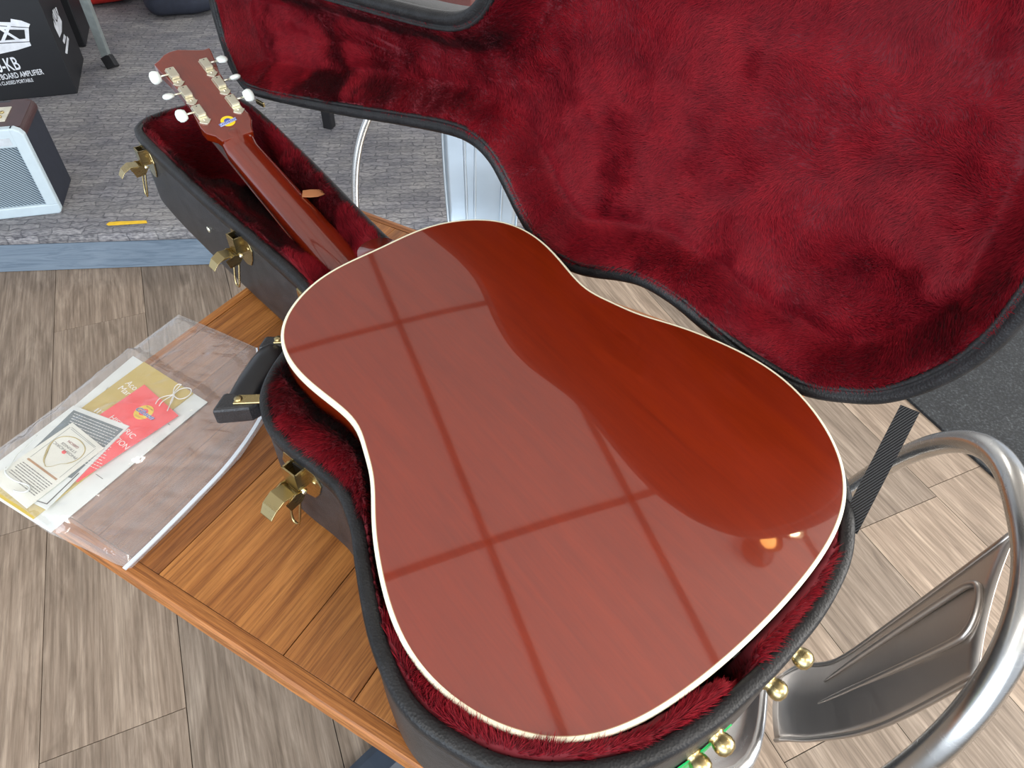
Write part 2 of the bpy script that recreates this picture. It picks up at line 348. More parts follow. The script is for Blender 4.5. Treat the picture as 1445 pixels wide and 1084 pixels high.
# dark matting on the right
a = FD*-2.0+FN*1.56; b = FD*1.0+FN*1.56; c_ = FD*1.0+FN*3.0; d_ = FD*-2.0+FN*3.0
mt = prism('entrance_mat', [tuple(a), tuple(b), tuple(c_), tuple(d_)], .0005, .009, MSP, bevel=.002)
tag(mt, 'black speckled entrance matting laid on the floor at far right', 'mat')

H8 = math.radians(8.4); PE = np.array([math.cos(H8), math.sin(H8)]); PN = np.array([-math.sin(H8), math.cos(H8)])
pf = bpy.data.objects.new('platform', None); C.objects.link(pf); pf.location = (*(PN*1.95), 0); pf.rotation_euler = (0, 0, H8); struct(pf); pf['label'] = 'low carpeted display platform with blue-grey board front'
prof = [(2.6, .0), (2.6, .14), (.03, .14), (.0, .1395), (-.025, .136), (-.042, .127), (-.048, .115), (-.046, .104), (-.04, .10), (0, .099), (0.0, .0)]
vs = [(x, p[0], p[1]) for x in (-3.2, 2.6) for p in prof]; k_ = len(prof)
fs = [(i, (i+1) % k_, k_+(i+1) % k_, k_+i) for i in range(k_)] + [tuple(range(k_-1, -1, -1)), tuple(range(k_, 2*k_))]
fix(mobj('carpet', vs, fs, MCA, pf))
box('fascia_board', -3.2, 2.6, -.041, -.001, .001, .0985, MFA, pf, bevel=.002)

# ceiling: dropped tiles in dark bars (seen in the guitar's gloss)
cg = math.radians(113.1); cu = np.array([math.cos(cg), math.sin(cg)]); cv = np.array([cu[1], -cu[0]])
CH = 2.65; cl = bpy.data.objects.new('ceiling', None); C.objects.link(cl); struct(cl)
c0 = np.array([-.072, .782])      # a crossing of the bars
cl.location = (c0[0], c0[1], CH); cl.rotation_euler = (0, 0, cg)
TL, TW = 1.12, .617
v, f = box_vf(.013, TL-.013, .013, TW-.013, .0, .02); tm = pyd(v, f); tm.materials.append(MTI)
for i in range(-4, 4):
    for j in range(-6, 6):
        ob = bpy.data.objects.new('ceiling_tile', tm); C.objects.link(ob); ob.parent = cl; ob.location = (i*TL, j*TW, 0)
boxes('ceiling_bar', [(i*TL-.013, i*TL+.013, -6*TW, 6*TW, -.004, .004) for i in range(-4, 5)]+[(-4*TL, 4*TL, j*TW-.013, j*TW+.013, -.004, .004) for j in range(-6, 7)], MTB, cl)
lamp = thing('spotlight_fixture', 'black ceiling spotlight fixture with warm bulbs, seen only as reflection in the guitar', 'ceiling light', (.972, .862, CH-.002), math.radians(31))
lathe('mounting_plate', [(.001, -.0), (.06, -.0), (.06, -.02), (.001, -.02)], MBK, lamp, ax=(0, 0, 1))
tube('stem', [(0, 0, -.02), (0, 0, -.16)], .008, MBK, lamp)
tube('cross_bar', [(-.07, 0, -.16), (.07, 0, -.16)], .009, MBK, lamp)
for sx, mm, st in ((-.06, (1, .45, .12), 7), (.06, (1, .82, .5), 40)):
    sh = lathe('lamp_shade', [(.015, 0), (.03, -.03), (.045, -.09), (.042, -.09), (.026, -.03), (.01, -.005)], MBK, lamp, c=(sx, 0, -.165))
    bl = lathe('bulb', [(.002, -.03), (.02, -.045), (.027, -.07), (.018, -.095), (.002, -.102)], m_glow('bulb_glow', mm, st), sh, c=(sx, 0, -.165))

# ------------------------------------------------------------------ table
TU = np.array([.8892, -.4575, 0]); TV = np.array([.4575, .8892, 0]); TO = np.array([-.556, .412, 0]); TZ = .75
tb = thing('table', 'square-edged orange wooden plank table under the guitar case', 'table', tuple(TO), math.atan2(TU[1], TU[0]))
TLN, TWD, th = .735, .629, .03
us = [.016, .090, .163, .247, .403, .481, .565, .650, TLN-.016]
for i in range(len(us)-1):
    # every board runs across the table; its own x axis follows the grain
    w = us[i+1]-us[i]; v, f = box_vf(0, TWD-.032, .0004, w-.0004, -.02, 0)
    o = mobj('plank', v, f, MT, tb, bevel=.0006); o.location = (us[i+1], .016, TZ); o.rotation_euler = (0, 0, PI/2)
for (x, y, L_, rz) in ((0, 0, TLN, 0), (TLN, 0, TWD, PI/2), (TLN, TWD, TLN, PI), (0, TWD, TWD, -PI/2)):
    pr = [(0.003, -.03), (0, -.022), (.0015, -.016), (0, -.010), (.0005, -.003), (.003, .0006), (.008, .001), (.0155, .0003), (.0155, -.03)]
    vs = [(px_ if s == 0 else L_-px_, px_, pz) for s in (0, 1) for px_, pz in pr]; k_ = len(pr)
    fs = [(i, (i+1) % k_, k_+(i+1) % k_, k_+i) for i in range(k_)]+[tuple(range(k_-1, -1, -1)), tuple(range(k_, 2*k_))]
    o = fix(mobj('edge_molding', vs, fs, MTE, tb)); o.location = (x, y, TZ); o.rotation_euler = (0, 0, rz)
box('underframe', .02, TLN-.02, .02, TWD-.02, TZ-.032, TZ-.0205, MBS, tb)
lathe('pedestal', [(.034, .03), (.034, TZ-.04)], MBS, tb, c=(.42, TWD/2, 0))
lathe('top_flange', [(.12, TZ-.04), (.12, TZ-.033)], MBS, tb, c=(.42, TWD/2, 0))
for sx in (-1, 1):
    for sy in (-1, 1):
        L_ = .33; aa = math.radians({(-1, -1): -109, (1, 1): 71, (1, -1): -19, (-1, 1): 161}[(sx, sy)])
        v = []
        for x, hw, zt in ((.02, .036, .055), (L_*.7, .033, .036), (L_, .03, .022)):
            v += [(x, -hw, .002), (x, -hw, zt-.008), (x, -hw*.55, zt), (x, hw*.55, zt), (x, hw, zt-.008), (x, hw, .002)]
        f = [(i*6+k, i*6+(k+1) % 6, (i+1)*6+(k+1) % 6, (i+1)*6+k) for i in range(2) for k in range(6)]+[(5, 4, 3, 2, 1, 0), (12, 13, 14, 15, 16, 17)]
        o = fix(mobj('leg', v, f, MBS, tb)); o.location = (.42, TWD/2, 0); o.rotation_euler = (0, 0, aa)

# ------------------------------------------------------------------ frames of the guitar and of the case
GO = np.array([.02637365, .40571098, .90764169])
GX = np.array([.65806706, -.74801998, -.08610373]); GN = np.array([.02250286, -.09476478, .99524533]); GX /= np.linalg.norm(GX)
GY = np.cross(GN, GX); GY /= np.linalg.norm(GY); GN = np.cross(GX, GY)
Mg = Matrix.Identity(4)
for i in range(3):
    Mg[i][0], Mg[i][1], Mg[i][2], Mg[i][3] = GX[i], GY[i], GN[i], GO[i]
HX = np.array([.66052012, -.75080835]); HYv = np.array([-HX[1], HX[0]])
CB = .7515                                                     # case bottom stands on the table
case = thing('guitar_case', 'open black hard guitar case with burgundy plush lining on the wooden table', 'case', (GO[0], GO[1], CB), math.atan2(HX[1], HX[0]))
RZ = .88-CB                                                    # rim height in case coordinates
def case_pt(px, py, z):                                        # picture ray to the level z of the case, in case coordinates
    p = at(px, py, z); d = p[:2]-GO[:2]; return np.array([d@HX, d@HYv, z-CB])

# guitar outline (polar cosine series about the body centre)
COF = [0.22576, 0.00885, 0.04792, -0.02936, -0.00953, 0.00535, -0.00739, 0.00438, -0.00129, -0.00069, 0.00166, -0.00068, 0.00022, 0.00061, -0.00081, 0.00023]
def gout(n=260, off=0.0):
    th = np.linspace(0, 2*PI, 1200, endpoint=False); r = sum(c*np.cos(k*th) for k, c in enumerate(COF))
    P = resample(np.c_[r*np.cos(th), r*np.sin(th)], n)
    if off:
        T = np.roll(P, -1, 0)-np.roll(P, 1, 0); T /= np.linalg.norm(T, axis=1)[:, None]; P = P+off*np.c_[T[:, 1], -T[:, 0]]
    return P
GOUT = gout()
def dome(x, y): return .0045-(x*x)/(2*9.5)-(y*y)/(2*4.6)+.019*y

HALF = [(-.834, 0), (-.833, .03), (-.826, .058), (-.812, .076), (-.79, .086), (-.73, .0865), (-.67, .084), (-.56, .078), (-.49, .073), (-.413, .067), (-.34, .063), (-.30, .066), (-.272, .080), (-.252, .105), (-.23, .138), (-.21, .16), (-.19, .174), (-.165, .182), (-.14, .183), (-.115, .179), (-.085, .172), (-.055, .169), (-.019, .177), (.014, .191), (.048, .205), (.075, .214), (.111, .221), (.137, .22), (.165, .211), (.192, .198), (.215, .178), (.235, .152), (.25, .124), (.259, .095), (.265, .06), (.267, .03), (.268, 0)]
YC = -.007
ring = [(x, YC-w) for x, w in HALF]+[(x, YC+w) for x, w in HALF[-2:0:-1]]
COUT = resample(crv(ring, 6, True), 420)

def sdf_in(Q, P):
    """distance of points Q to closed polyline P, positive inside"""
    A = P; B = np.roll(P, -1, 0); out = np.full(len(Q), 1e9); ins = np.zeros(len(Q), bool)
    for a, b in zip(A, B):
        d = b-a; t = np.clip(((Q-a)@d)/(d@d), 0, 1); q = a+t[:, None]*d
        out = np.minimum(out, np.hypot(Q[:, 0]-q[:, 0], Q[:, 1]-q[:, 1]))
        c = ((a[1] > Q[:, 1]) != (b[1] > Q[:, 1]))
        if a[1] != b[1]: ins ^= c & (Q[:, 0] < (b[0]-a[0])*(Q[:, 1]-a[1])/(b[1]-a[1])+a[0])
    return np.where(ins, out, -out)
def vnoise(P, freq, seed):
    """smooth value noise for (N,2) points"""
    g = np.random.default_rng(seed).random((256, 256)); q = P*freq+1000.3; i = np.floor(q).astype(int); f_ = q-i; f_ = f_*f_*(3-2*f_)
    a = g[i[:, 0] % 256, i[:, 1] % 256]; b = g[(i[:, 0]+1) % 256, i[:, 1] % 256]; c = g[i[:, 0] % 256, (i[:, 1]+1) % 256]; d = g[(i[:, 0]+1) % 256, (i[:, 1]+1) % 256]
    return (a*(1-f_[:, 0])+b*f_[:, 0])*(1-f_[:, 1])+(c*(1-f_[:, 0])+d*f_[:, 0])*f_[:, 1]-.5
def sst(x): x = np.clip(x, 0, 1); return x*x*(3-2*x)

class HField:
    def __init__(s, out, step, fn, x0, x1, y0, y1):
        s.x = np.arange(x0, x1, step); s.y = np.arange(y0, y1, step); s.step = step
        X, Y = np.meshgrid(s.x, s.y, indexing='ij'); Q = np.c_[X.ravel(), Y.ravel()]
        d = sdf_in(Q, out); s.d = d.reshape(X.shape); s.z = fn(Q, d).reshape(X.shape); s.X, s.Y = X, Y
        gx, gy = np.gradient(s.z, step); s.n = np.stack([-gx, -gy, np.ones_like(gx)], -1); s.n /= np.linalg.norm(s.n, axis=-1)[..., None]
    def mesh(s, name, dmin, fr, mat, parent, snap=None):
        ok = s.d > dmin
        if snap is not None:
            ok = s.d > -s.step*1.3; o_ = ok & (s.d < 0); SP = resample(snap, 3000)
            for i, j in zip(*np.nonzero(o_)):
                k = np.argmin((SP[:, 0]-s.X[i, j])**2+(SP[:, 1]-s.Y[i, j])**2); s.X[i, j], s.Y[i, j] = SP[k]
        idx = -np.ones(s.X.shape, int); idx[ok] = np.arange(ok.sum())
        V = [fr(a, b, c) for a, b, c in zip(s.X[ok], s.Y[ok], s.z[ok])]
        q = ok[:-1, :-1] & ok[1:, :-1] & ok[1:, 1:] & ok[:-1, 1:]
        Fc = np.stack([idx[:-1, :-1][q], idx[1:, :-1][q], idx[1:, 1:][q], idx[:-1, 1:][q]], 1).tolist()
        return mobj(name, V, Fc, mat, parent, smooth=True)
    def samp(s, Q):
        i = np.clip(((Q[:, 0]-s.x[0])/s.step), 0, len(s.x)-1.001); j = np.clip(((Q[:, 1]-s.y[0])/s.step), 0, len(s.y)-1.001)
        a, b = i.astype(int), j.astype(int); u, v = i-a, j-b
        f = lambda A: (A[a, b].T*(1-u)*(1-v)+A[a+1, b].T*u*(1-v)+A[a, b+1].T*(1-u)*v+A[a+1, b+1].T*u*v).T
        return f(s.z), f(s.n), f(s.d)

def pile(name, hf, N, dmin, length, width, frM, mat, parent, keep=None, seed=1, comb=(1, 0), wild=1.0, lift=.55):
    """real pile: N little triangular blades combed over the height field; frM = 4x4 numpy (case coordinates)"""
    R = np.random.default_rng(seed); x0, x1, y0, y1 = hf.x[0], hf.x[-1], hf.y[0], hf.y[-1]
    Q = np.c_[R.uniform(x0, x1, N*3), R.uniform(y0, y1, N*3)]
    z, n, d = hf.samp(Q); ok = d > dmin
    # steep parts need more blades per plan area
    ok &= R.random(len(Q)) < np.clip(.5/np.maximum(n[:, 2], .12), 0, 1)
    if keep is not None: ok &= keep(Q, d)
    Q, z, n, d = Q[ok][:N], z[ok][:N], n[ok][:N], d[ok][:N]; n /= np.linalg.norm(n, axis=1)[:, None]
    k = len(Q)
    a0 = math.atan2(comb[1], comb[0])
    a = a0+wild*(2.6*vnoise(Q, 7, seed+1)*1.6+1.8*vnoise(Q, 22, seed+2)+1.2*vnoise(Q, 70, seed+3))+R.normal(0, .22, k)
    l = lift*(1+1.9*vnoise(Q, 9, seed+4)+.9*vnoise(Q, 33, seed+5)+.5*vnoise(Q, 90, seed+8))+R.normal(0, .10, k)
    c3 = np.c_[np.cos(a), np.sin(a), np.zeros(k)]; c3 -= np.sum(c3*n, 1)[:, None]*n; c3 /= np.linalg.norm(c3, axis=1)[:, None]+1e-9
    l = np.clip(l, .20, .76); D = c3*np.cos(l)[:, None]+n*np.sin(l)[:, None]
    S = np.cross(D, n); S /= np.linalg.norm(S, axis=1)[:, None]+1e-9
    tw = R.normal(0, .5, k)[:, None]; Nb = np.cross(S, D); S2 = S*np.cos(tw)+Nb*np.sin(tw)
    L = (length*(.75+.5*R.random(k))*(1+.5*vnoise(Q, 30, seed+6)))[:, None]; W = width*(.7+.6*R.random(k))[:, None]
    P0 = np.c_[Q, z]-n*.001; A = P0-S2*W; B = P0+S2*W; Mid = P0+D*L*.6+n*L*.04; T = P0+D*L-n*L*.10*0
    bend = R.normal(0, .10, (k, 3))*L; T = T+bend
    V = np.stack([A, B, T], 1).reshape(-1, 3)
    Nv = (Nb*.55+n*.60); Nv /= np.linalg.norm(Nv, axis=1)[:, None]
    Nr = np.repeat(Nv, 3, 0)
    Mx = np.array(frM); V = V@Mx[:3, :3].T+Mx[:3, 3]; Nr = Nr@Mx[:3, :3].T
    me = bpy.data.meshes.new(name); me.vertices.add(3*k); me.vertices.foreach_set('co', V.astype(np.float32).ravel())
    me.loops.add(3*k); me.loops.foreach_set('vertex_index', np.arange(3*k, dtype=np.int32)); me.polygons.add(k)
    me.polygons.foreach_set('loop_start', np.arange(0, 3*k, 3, dtype=np.int32)); me.update(calc_edges=True)
    at1 = me.attributes.new('nrm', 'FLOAT_VECTOR', 'POINT'); at1.data.foreach_set('vector', Nr.astype(np.float32).ravel())
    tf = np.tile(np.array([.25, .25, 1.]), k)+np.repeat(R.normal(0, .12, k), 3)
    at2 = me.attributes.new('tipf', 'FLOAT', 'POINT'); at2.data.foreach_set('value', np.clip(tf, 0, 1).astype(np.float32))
    o = link(name, me, mat, parent); o['kind'] = 'stuff'; return o

# ------------------------------------------------------------------ guitar case: lower shell
idf = lambda x, y, z: (x, y, z)
sweep('shell', COUT, [(.0015, RZ-.012), (.0, RZ-.02), (.0, .018), (.004, .006), (.012, .0), (.03, .0), (.03, .006), (.012, .006), (.011, RZ-.012)], MV, case, idf)
inn = resample(COUT, 200); c2 = sdf_in  # bottom board
T_ = np.roll(inn, -1, 0)-np.roll(inn, 1, 0); T_ /= np.linalg.norm(T_, axis=1)[:, None]; Nn_ = np.c_[-T_[:, 1], T_[:, 0]]
if np.sum(inn[:, 0]*np.roll(inn[:, 1], -1)-np.roll(inn[:, 0], -1)*inn[:, 1]) < 0: Nn_ = -Nn_
prism('bottom_board', [tuple(p) for p in inn+Nn_*.014], .0005, .006, MV, case)
sweep('rim_band', COUT, [(-.0012, RZ-.016), (-.0022, RZ-.009), (-.0015, RZ-.002), (.001, RZ), (.0050, RZ+.0006), (.0092, RZ-.0004), (.0105, RZ-.004), (.0105, RZ-.016)], MVR, case, idf)

GLOC = []   # guitar outline mapped to case coordinates (horizontal projection at mid depth)
for p in gout(200, .002):
    w3 = GO+GX*p[0]+GY*p[1]-GN*.05; d = w3[:2]-GO[:2]; GLOC.append((d@HX, d@HYv))
GLOC = np.array(GLOC)
GTOP = []
for p in gout(200, 0):
    w3 = GO+GX*p[0]+GY*p[1]-GN*(.006 if p[0] > 0 else .05); d = w3[:2]-GO[:2]; GTOP.append((d@HX, d@HYv))
GTOP = np.array(GTOP)
def zbase(Q, d):
    x, y = Q[:, 0], Q[:, 1]
    g = sdf_in(Q, GLOC)                                   # >0 under the guitar
    tl = sst((x-.02)/.12); ledge = RZ+.001-.005*sst((d-.014)/.03)+(.010-.005*tl)*np.exp(-((d-.030)/.016)**2)-tl*(.003+.016*sst((d-.014)/.022))
    bowl = .012
    zb = ledge*(1-sst((g+.003)/.012))+bowl*sst((g+.003)/.012)
    # neck compartment
    edge = sst((d-.014)/.020)
    side = RZ+.001-.004*sst((d-.010)/.012)
    gn = np.exp(-(y/.034)**4); blk = .108+(.013*np.exp(-((x+.592)/.028)**2)+.016*np.exp(-((x+.345)/.035)**2))*(1-gn)-.016*gn
    cav = .014
    t = sst((x+.628)/.022)
    fl_ = cav*(1-t)+blk*t
    zn = side*(1-edge)+fl_*edge
    k = sst((x+.315)/.03)
    z = zn*(1-k)+zb*k
    z = np.where(z > .07, z-(z-.07)*gn*sst((x+.36)/.03)*sst((-.20-x)/.03), z)
    # the pushed-down gap in the tail lining
    z -= .07*np.exp(-(((x-.243)/.012)**2+((y+.029)/.016)**2)**2)
    z = z+(.0022*vnoise(Q, 40, 5)+.0035*vnoise(Q, 16, 6))*sst((d-.010)/.01)
    return z-.010*sst((.0125-d)/.004)
HB = HField(COUT, .004, zbase, -.84, .275, -.235, .22)
HB.mesh('lining', .006, idf, MFB, case)
def keepb(Q, d):   # no pile where the guitar lies on it and nothing can be seen
    return sdf_in(Q, GTOP) < -.001-.004*sst((Q[:, 0]-.05)/.12)
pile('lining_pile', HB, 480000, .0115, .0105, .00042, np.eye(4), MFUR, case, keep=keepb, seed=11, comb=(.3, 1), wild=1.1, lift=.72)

# ------------------------------------------------------------------ lid (hinge line touches lower bout, upper bout and headstock end)
A2 = np.array([-.80, .0815]); B2 = np.array([.11, .217]); U2 = (B2-A2)/np.linalg.norm(B2-A2); N2 = np.array([U2[1], -U2[0]])
LTH = math.radians(91.8)
def lid_frame():
    """columns: s along hinge, d away from hinge, w into the lid's mouth direction (towards the viewer side)"""
    ex = np.array([U2[0], U2[1], 0]); ed = np.array([N2[0]*math.cos(LTH), N2[1]*math.cos(LTH), math.sin(LTH)]); ew = np.cross(ex, ed)
    return ex, ed, ew
ex, ed, ew = lid_frame()
# ew must point to the mouth side (towards the case, i.e. along N2)
if ew[:2]@N2 < 0: ew = -ew
LO = np.array([A2[0], A2[1], RZ+.002])
def frl(s, d, w): return tuple(LO+ex*s+ed*d+ew*w)
LP = np.c_[(COUT-A2)@U2, (COUT-A2)@N2+.006]
LM = np.eye(4); LM[:3, 0] = ex; LM[:3, 1] = ed; LM[:3, 2] = ew; LM[:3, 3] = LO
lid = sweep('lid', LP, [(.002, -.010), (.0, -.018), (.0, -.05), (.006, -.060), (.02, -.064), (.03, -.064), (.03, -.056), (.014, -.05), (.012, -.012)], MV, case, frl)
inn = resample(LP, 200); T_ = np.roll(inn, -1, 0)-np.roll(inn, 1, 0); T_ /= np.linalg.norm(T_, axis=1)[:, None]; Nn_ = np.c_[-T_[:, 1], T_[:, 0]]
if np.sum(inn[:, 0]*np.roll(inn[:, 1], -1)-np.roll(inn[:, 0], -1)*inn[:, 1]) < 0: Nn_ = -Nn_
prism('lid_panel', [tuple(p) for p in inn+Nn_*.02], -.064, -.056, MV, lid, frame=(LO, ex, ed, ew))
sweep('lid_rim', LP, [(-.002, -.016), (-.003, -.008), (-.001, -.001), (.003, .0012), (.0085, -.0005), (.010, -.003), (.0115, -.001), (.0140, .0005), (.0155, -.003), (.0155, -.016)], MVR, lid, frl)
def zlid(Q, d):
    e = sst((d-.015)/.034)
    z = -.004*(1-e)-.048*e
    z += .008*np.exp(-((d-.062)/.02)**2)*e
    neck = sst((.55-Q[:, 0])/.08)
    z += neck*.0018*np.sin((Q[:, 1]+.09*Q[:, 0]+.012*vnoise(Q, 12, 31))*2*PI/.012)*sst((d-.045)/.02)*(vnoise(Q, 9, 32)+.5)
    return z+.004*vnoise(Q, 14, 33)*e+.0022*vnoise(Q, 40, 34)*e
HL = HField(LP, .0045, zlid, LP[:, 0].min()-.01, LP[:, 0].max()+.01, LP[:, 1].min()-.01, LP[:, 1].max()+.01)
HL.mesh('lid_lining', .012, frl, MFB, lid)
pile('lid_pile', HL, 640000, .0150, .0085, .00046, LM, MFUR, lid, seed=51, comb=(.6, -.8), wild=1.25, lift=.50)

# hinge, strap, feet, handle, latches
def cp3(s, d, w): return np.array(frl(s, d, w))
hz = case_pt(356, 140, .885); hz2 = case_pt(371, 147, .885)
for s_ in (.035, .86):
    p = A2+U2*s_
    boxv, boxf = box_vf(-.010, .010, -.002, .002, -.004, .003)
    o = mobj('hinge', boxv, boxf, MBR, case, bevel=.001); o.location = (p[0]-N2[0]*.003, p[1]-N2[1]*.003, RZ+.004); o.rotation_euler = (0, 0, math.atan2(U2[1], U2[0]))
def ribbon(name, P, side, mat, parent, thick=.0012):
    P = np.array(P, float); S = np.array(side, float); S /= np.linalg.norm(S[0]) if S.ndim > 1 else np.linalg.norm(S)
    n = len(P); V = []; T = np.gradient(P, axis=0)
    for i in range(n):
        s_ = side[i] if np.array(side).ndim > 1 else side
        nn_ = np.cross(T[i], s_); nn_ = nn_/(np.linalg.norm(nn_)+1e-9)*thick*.5
        V += [P[i]-s_-nn_, P[i]+s_-nn_, P[i]+s_+nn_, P[i]-s_+nn_]
    Fc = [(i*4+k, i*4+(k+1) % 4, i*4+4+(k+1) % 4, i*4+4+k) for i in range(n-1) for k in range(4)]+[(3, 2, 1, 0), (4*n-4, 4*n-3, 4*n-2, 4*n-1)]
    me = pyd(V, Fc); uv = me.uv_layers.new(name='uv'); L = np.r_[0, np.cumsum(np.linalg.norm(np.diff(P, axis=0), axis=1))]
    for lp in me.loops:
        vi = lp.vertex_index; uv.data[lp.index].uv = ((vi % 4 in (1, 2))*1.0, L[vi//4]/.2)
    return fix(link(name, me, mat, parent))
# stay strap: from the base rim at the tail end up to the lid rim
sb = case_pt(1201, 738, .872)
# point on the lid rim nearest to the picture ray through (1270,588)
def ray_case(px, py):
    r = ray(px, py); o = np.array([0, 0, CZ])-np.array([GO[0], GO[1], CB]); R_ = np.array([[HX[0], HX[1], 0], [HYv[0], HYv[1], 0], [0, 0, 1]]); return R_@o, R_@r
def on_plane_lid(px, py, w=.002):
    o, r = ray_case(px, py); t = ((LO+ew*w-o)@ew)/(r@ew); return o+r*t
se = on_plane_lid(1281, 583)
sd = (se-sb); wv_ = np.cross(sd/np.linalg.norm(sd), ew); wv_ /= np.linalg.norm(wv_)
o_, r_ = ray_case(1240, 660); sdir = np.cross(sd/np.linalg.norm(sd), r_/np.linalg.norm(r_)); sdir /= np.linalg.norm(sdir)
sb2 = sb-sd*.06
ribbon('lid_strap', [sb2+(se+sd*.04-sb2)*t_ for t_ in np.linspace(0, 1, 14)], sdir*.0078, MSTR, case, .0016)
tabp = case_pt(438, 273, .874); tabq = case_pt(460, 272, .874)
td = tabq-tabp; tn = np.array([-td[1], td[0], 0])*.42
v = [tabp-td*.5+tn*.8, tabp+tn, tabp+td*.55+tn*.9, tabq+tn*.05, tabq-tn*.25, tabp+td*.5-tn*.9, tabp-tn, tabp-td*.5-tn*.8]
prism('pull_tab', [(q[0], q[1]) for q in v], tabp[2]-.001, tabp[2]+.001, MTN, case)
# brass feet on the tail end of the wall
def wall_pt(px, py, z):
    p = case_pt(px, py, z); k = np.argmin(np.hypot(COUT[:, 0]-p[0], COUT[:, 1]-p[1])); q = COUT[k]; t = COUT[(k+1) % len(COUT)]-COUT[k-1]; t /= np.linalg.norm(t)
    n_ = np.array([t[1], -t[0]]); ctr = COUT.mean(0)
    if n_@(q-ctr) < 0: n_ = -n_
    return np.array([q[0], q[1], z-CB]), np.array([n_[0], n_[1], 0]), np.array([t[0], t[1], 0]) if t[0] > 0 else -np.array([t[0], t[1], 0])
for px_, py_, z_ in ((1131, 922, .835), (1092, 973, .818), (1008, 1043, .822), (984, 1078, .812)):
    q, n_, t_ = wall_pt(px_, py_, z_)
    lathe('stud_foot', [(.0075, -.001), (.0075, .001), (.0062, .002), (.0076, .0045), (.0084, .008), (.0078, .0118), (.0052, .0148), (.0005, .0160)], MBR, case, n=18, c=q, ax=n_)
# latches
def latch(px_, py_, z_, scale=1.0):
    q, n_, t_ = wall_pt(px_, py_, z_); up = np.array([0, 0, 1.]); fr = lambda a, b, c: q+t_*a*scale+up*b*scale+n_*c*scale
    F4 = (q, t_*scale, up*scale, n_*scale)
    pl = prism('latch_plate', [(-.020, -.004), (-.026, .012), (-.020, .027), (.020, .027), (.026, .012), (.020, -.004), (.012, -.016), (0, -.020), (-.012, -.016)], 0, .0018, MBR, case, frame=F4, bevel=.0006)
    # keeper tube, open at its upper end
    v1, f1 = [], []
    k = prism('keeper', [(-.009, .004), (-.009, .026), (-.0075, .026), (-.0075, .0055), (.0075, .0055), (.0075, .026), (.009, .026), (.009, .004)], .0018, .013, MBR, pl, frame=F4)
    prism('keeper_front', [(-.009, .004), (-.009, .026), (.009, .026), (.009, .004)], .0122, .0138, MBR, pl, frame=F4)
    prism('dark_slot', [(-.007, .008), (-.007, .0235), (.007, .0235), (.007, .008)], .0018, .0035, MBK, pl, frame=F4)
    # lever swung outwards, forked tip
    vs = []
    P2 = [(-.004, .010), (.004, .018), (.006, .030), (.001, .040), (-.007, .046)]
    W2 = [.0085, .009, .0095, .009, .0075]
    for (b, c), w in zip(P2, W2):
        for s_ in (-1, 1):
            vs += [fr(s_*w, b, c), fr(s_*w, b+.0014, c)]
    fs = []
    for i in range(4):
        a = i*4; fs += [(a, a+2, a+6, a+4), (a+1, a+5, a+7, a+3), (a, a+4, a+5, a+1), (a+2, a+3, a+7, a+6)]
    fs += [(0, 1, 3, 2), (16, 18, 19, 17)]
    lev = fix(mobj('lever', vs, fs, MBR, pl, bevel=.0007))
    for s_ in (-1, 1):
        prism('lever_wing', [(0.002, .006), (-.008, .014), (-.009, .027), (.002, .030), (.006, .018)], s_*.0102-.0006, s_*.0102+.0006, MBR, lev, frame=(q, up*scale, n_*scale, t_*scale))
    bail = [fr(-.0065, -.002, .012), fr(-.0065, -.022, .017), fr(-.005, -.041, .021), fr(0, -.045, .0215), fr(.005, -.041, .021), fr(.0065, -.022, .017), fr(.0065, -.002, .012)]
    tube('bail_wire', crv(bail, 4), .0013*scale, MBR, pl, n=8)
    tube('hinge_pin', [fr(-.012, .002, .010), fr(.012, .002, .010)], .0022*scale, MNI, pl, n=10)
    for s_ in (-1, 1):
        a, b = lathe_vf([(.0028, 0), (.0028, .0006), (.0005, .0014)], 10, 0, fr(s_*.017, .012, .0016), n_); mobj('rivet', a, b, MBR, pl, smooth=True)
latch(431, 677, .842, 1.0); latch(334, 360, .845, 1.0); latch(212, 232, .842, 1.0)
q, n_, t_ = wall_pt(413, 424, .862); prism('ring_lug', [(-.006, -.008), (.006, -.008), (.006, .008), (-.006, .008)], 0, .004, MBR, case, frame=(q, t_, np.array([0, 0, 1.]), n_), bevel=.0015)
q, n_, t_ = wall_pt(303, 319, .82); lathe('rivet', [(.0045, 0), (.004, .0012), (.0008, .002)], MNI, case, n=14, c=q, ax=n_)
# handle on the waist wall: grip held between two black end caps on brass lugs
h0, n0, _ = wall_pt(402, 490, .835); h1, n1, _ = wall_pt(363, 578, .835)
hA = case_pt(392, 490, .845); hB = case_pt(335, 577, .845)
hd = (hB-hA); Lh = np.linalg.norm(hd); hd /= Lh; hs = np.cross(hd, [0, 0, 1.]); 
def hsec(t, w, h): 
    c_ = hA+hd*Lh*t; return [c_+hs*math.cos(a)*w+np.array([0, 0, 1])*math.sin(a)*h for a in np.linspace(0, 2*PI, 14, endpoint=False)]
def loft(name, secs, mat, parent, cap=True, **k):
    m = len(secs[0]); V = [p for s_ in secs for p in s_]
    Fc = [(i*m+j, i*m+(j+1) % m, (i+1)*m+(j+1) % m, (i+1)*m+j) for i in range(len(secs)-1) for j in range(m)]
    if cap: Fc += [tuple(range(m-1, -1, -1)), tuple((len(secs)-1)*m+j for j in range(m))]
    return fix(mobj(name, V, Fc, mat, parent, smooth=True, **k))
hnd = loft('handle', [hsec(t, w, h) for t, w, h in ((.04, .012, .008), (.08, .0155, .0105), (.3, .0175, .012), (.6, .0175, .012), (.90, .0155, .0105), (.94, .012, .008))], MBK, case)
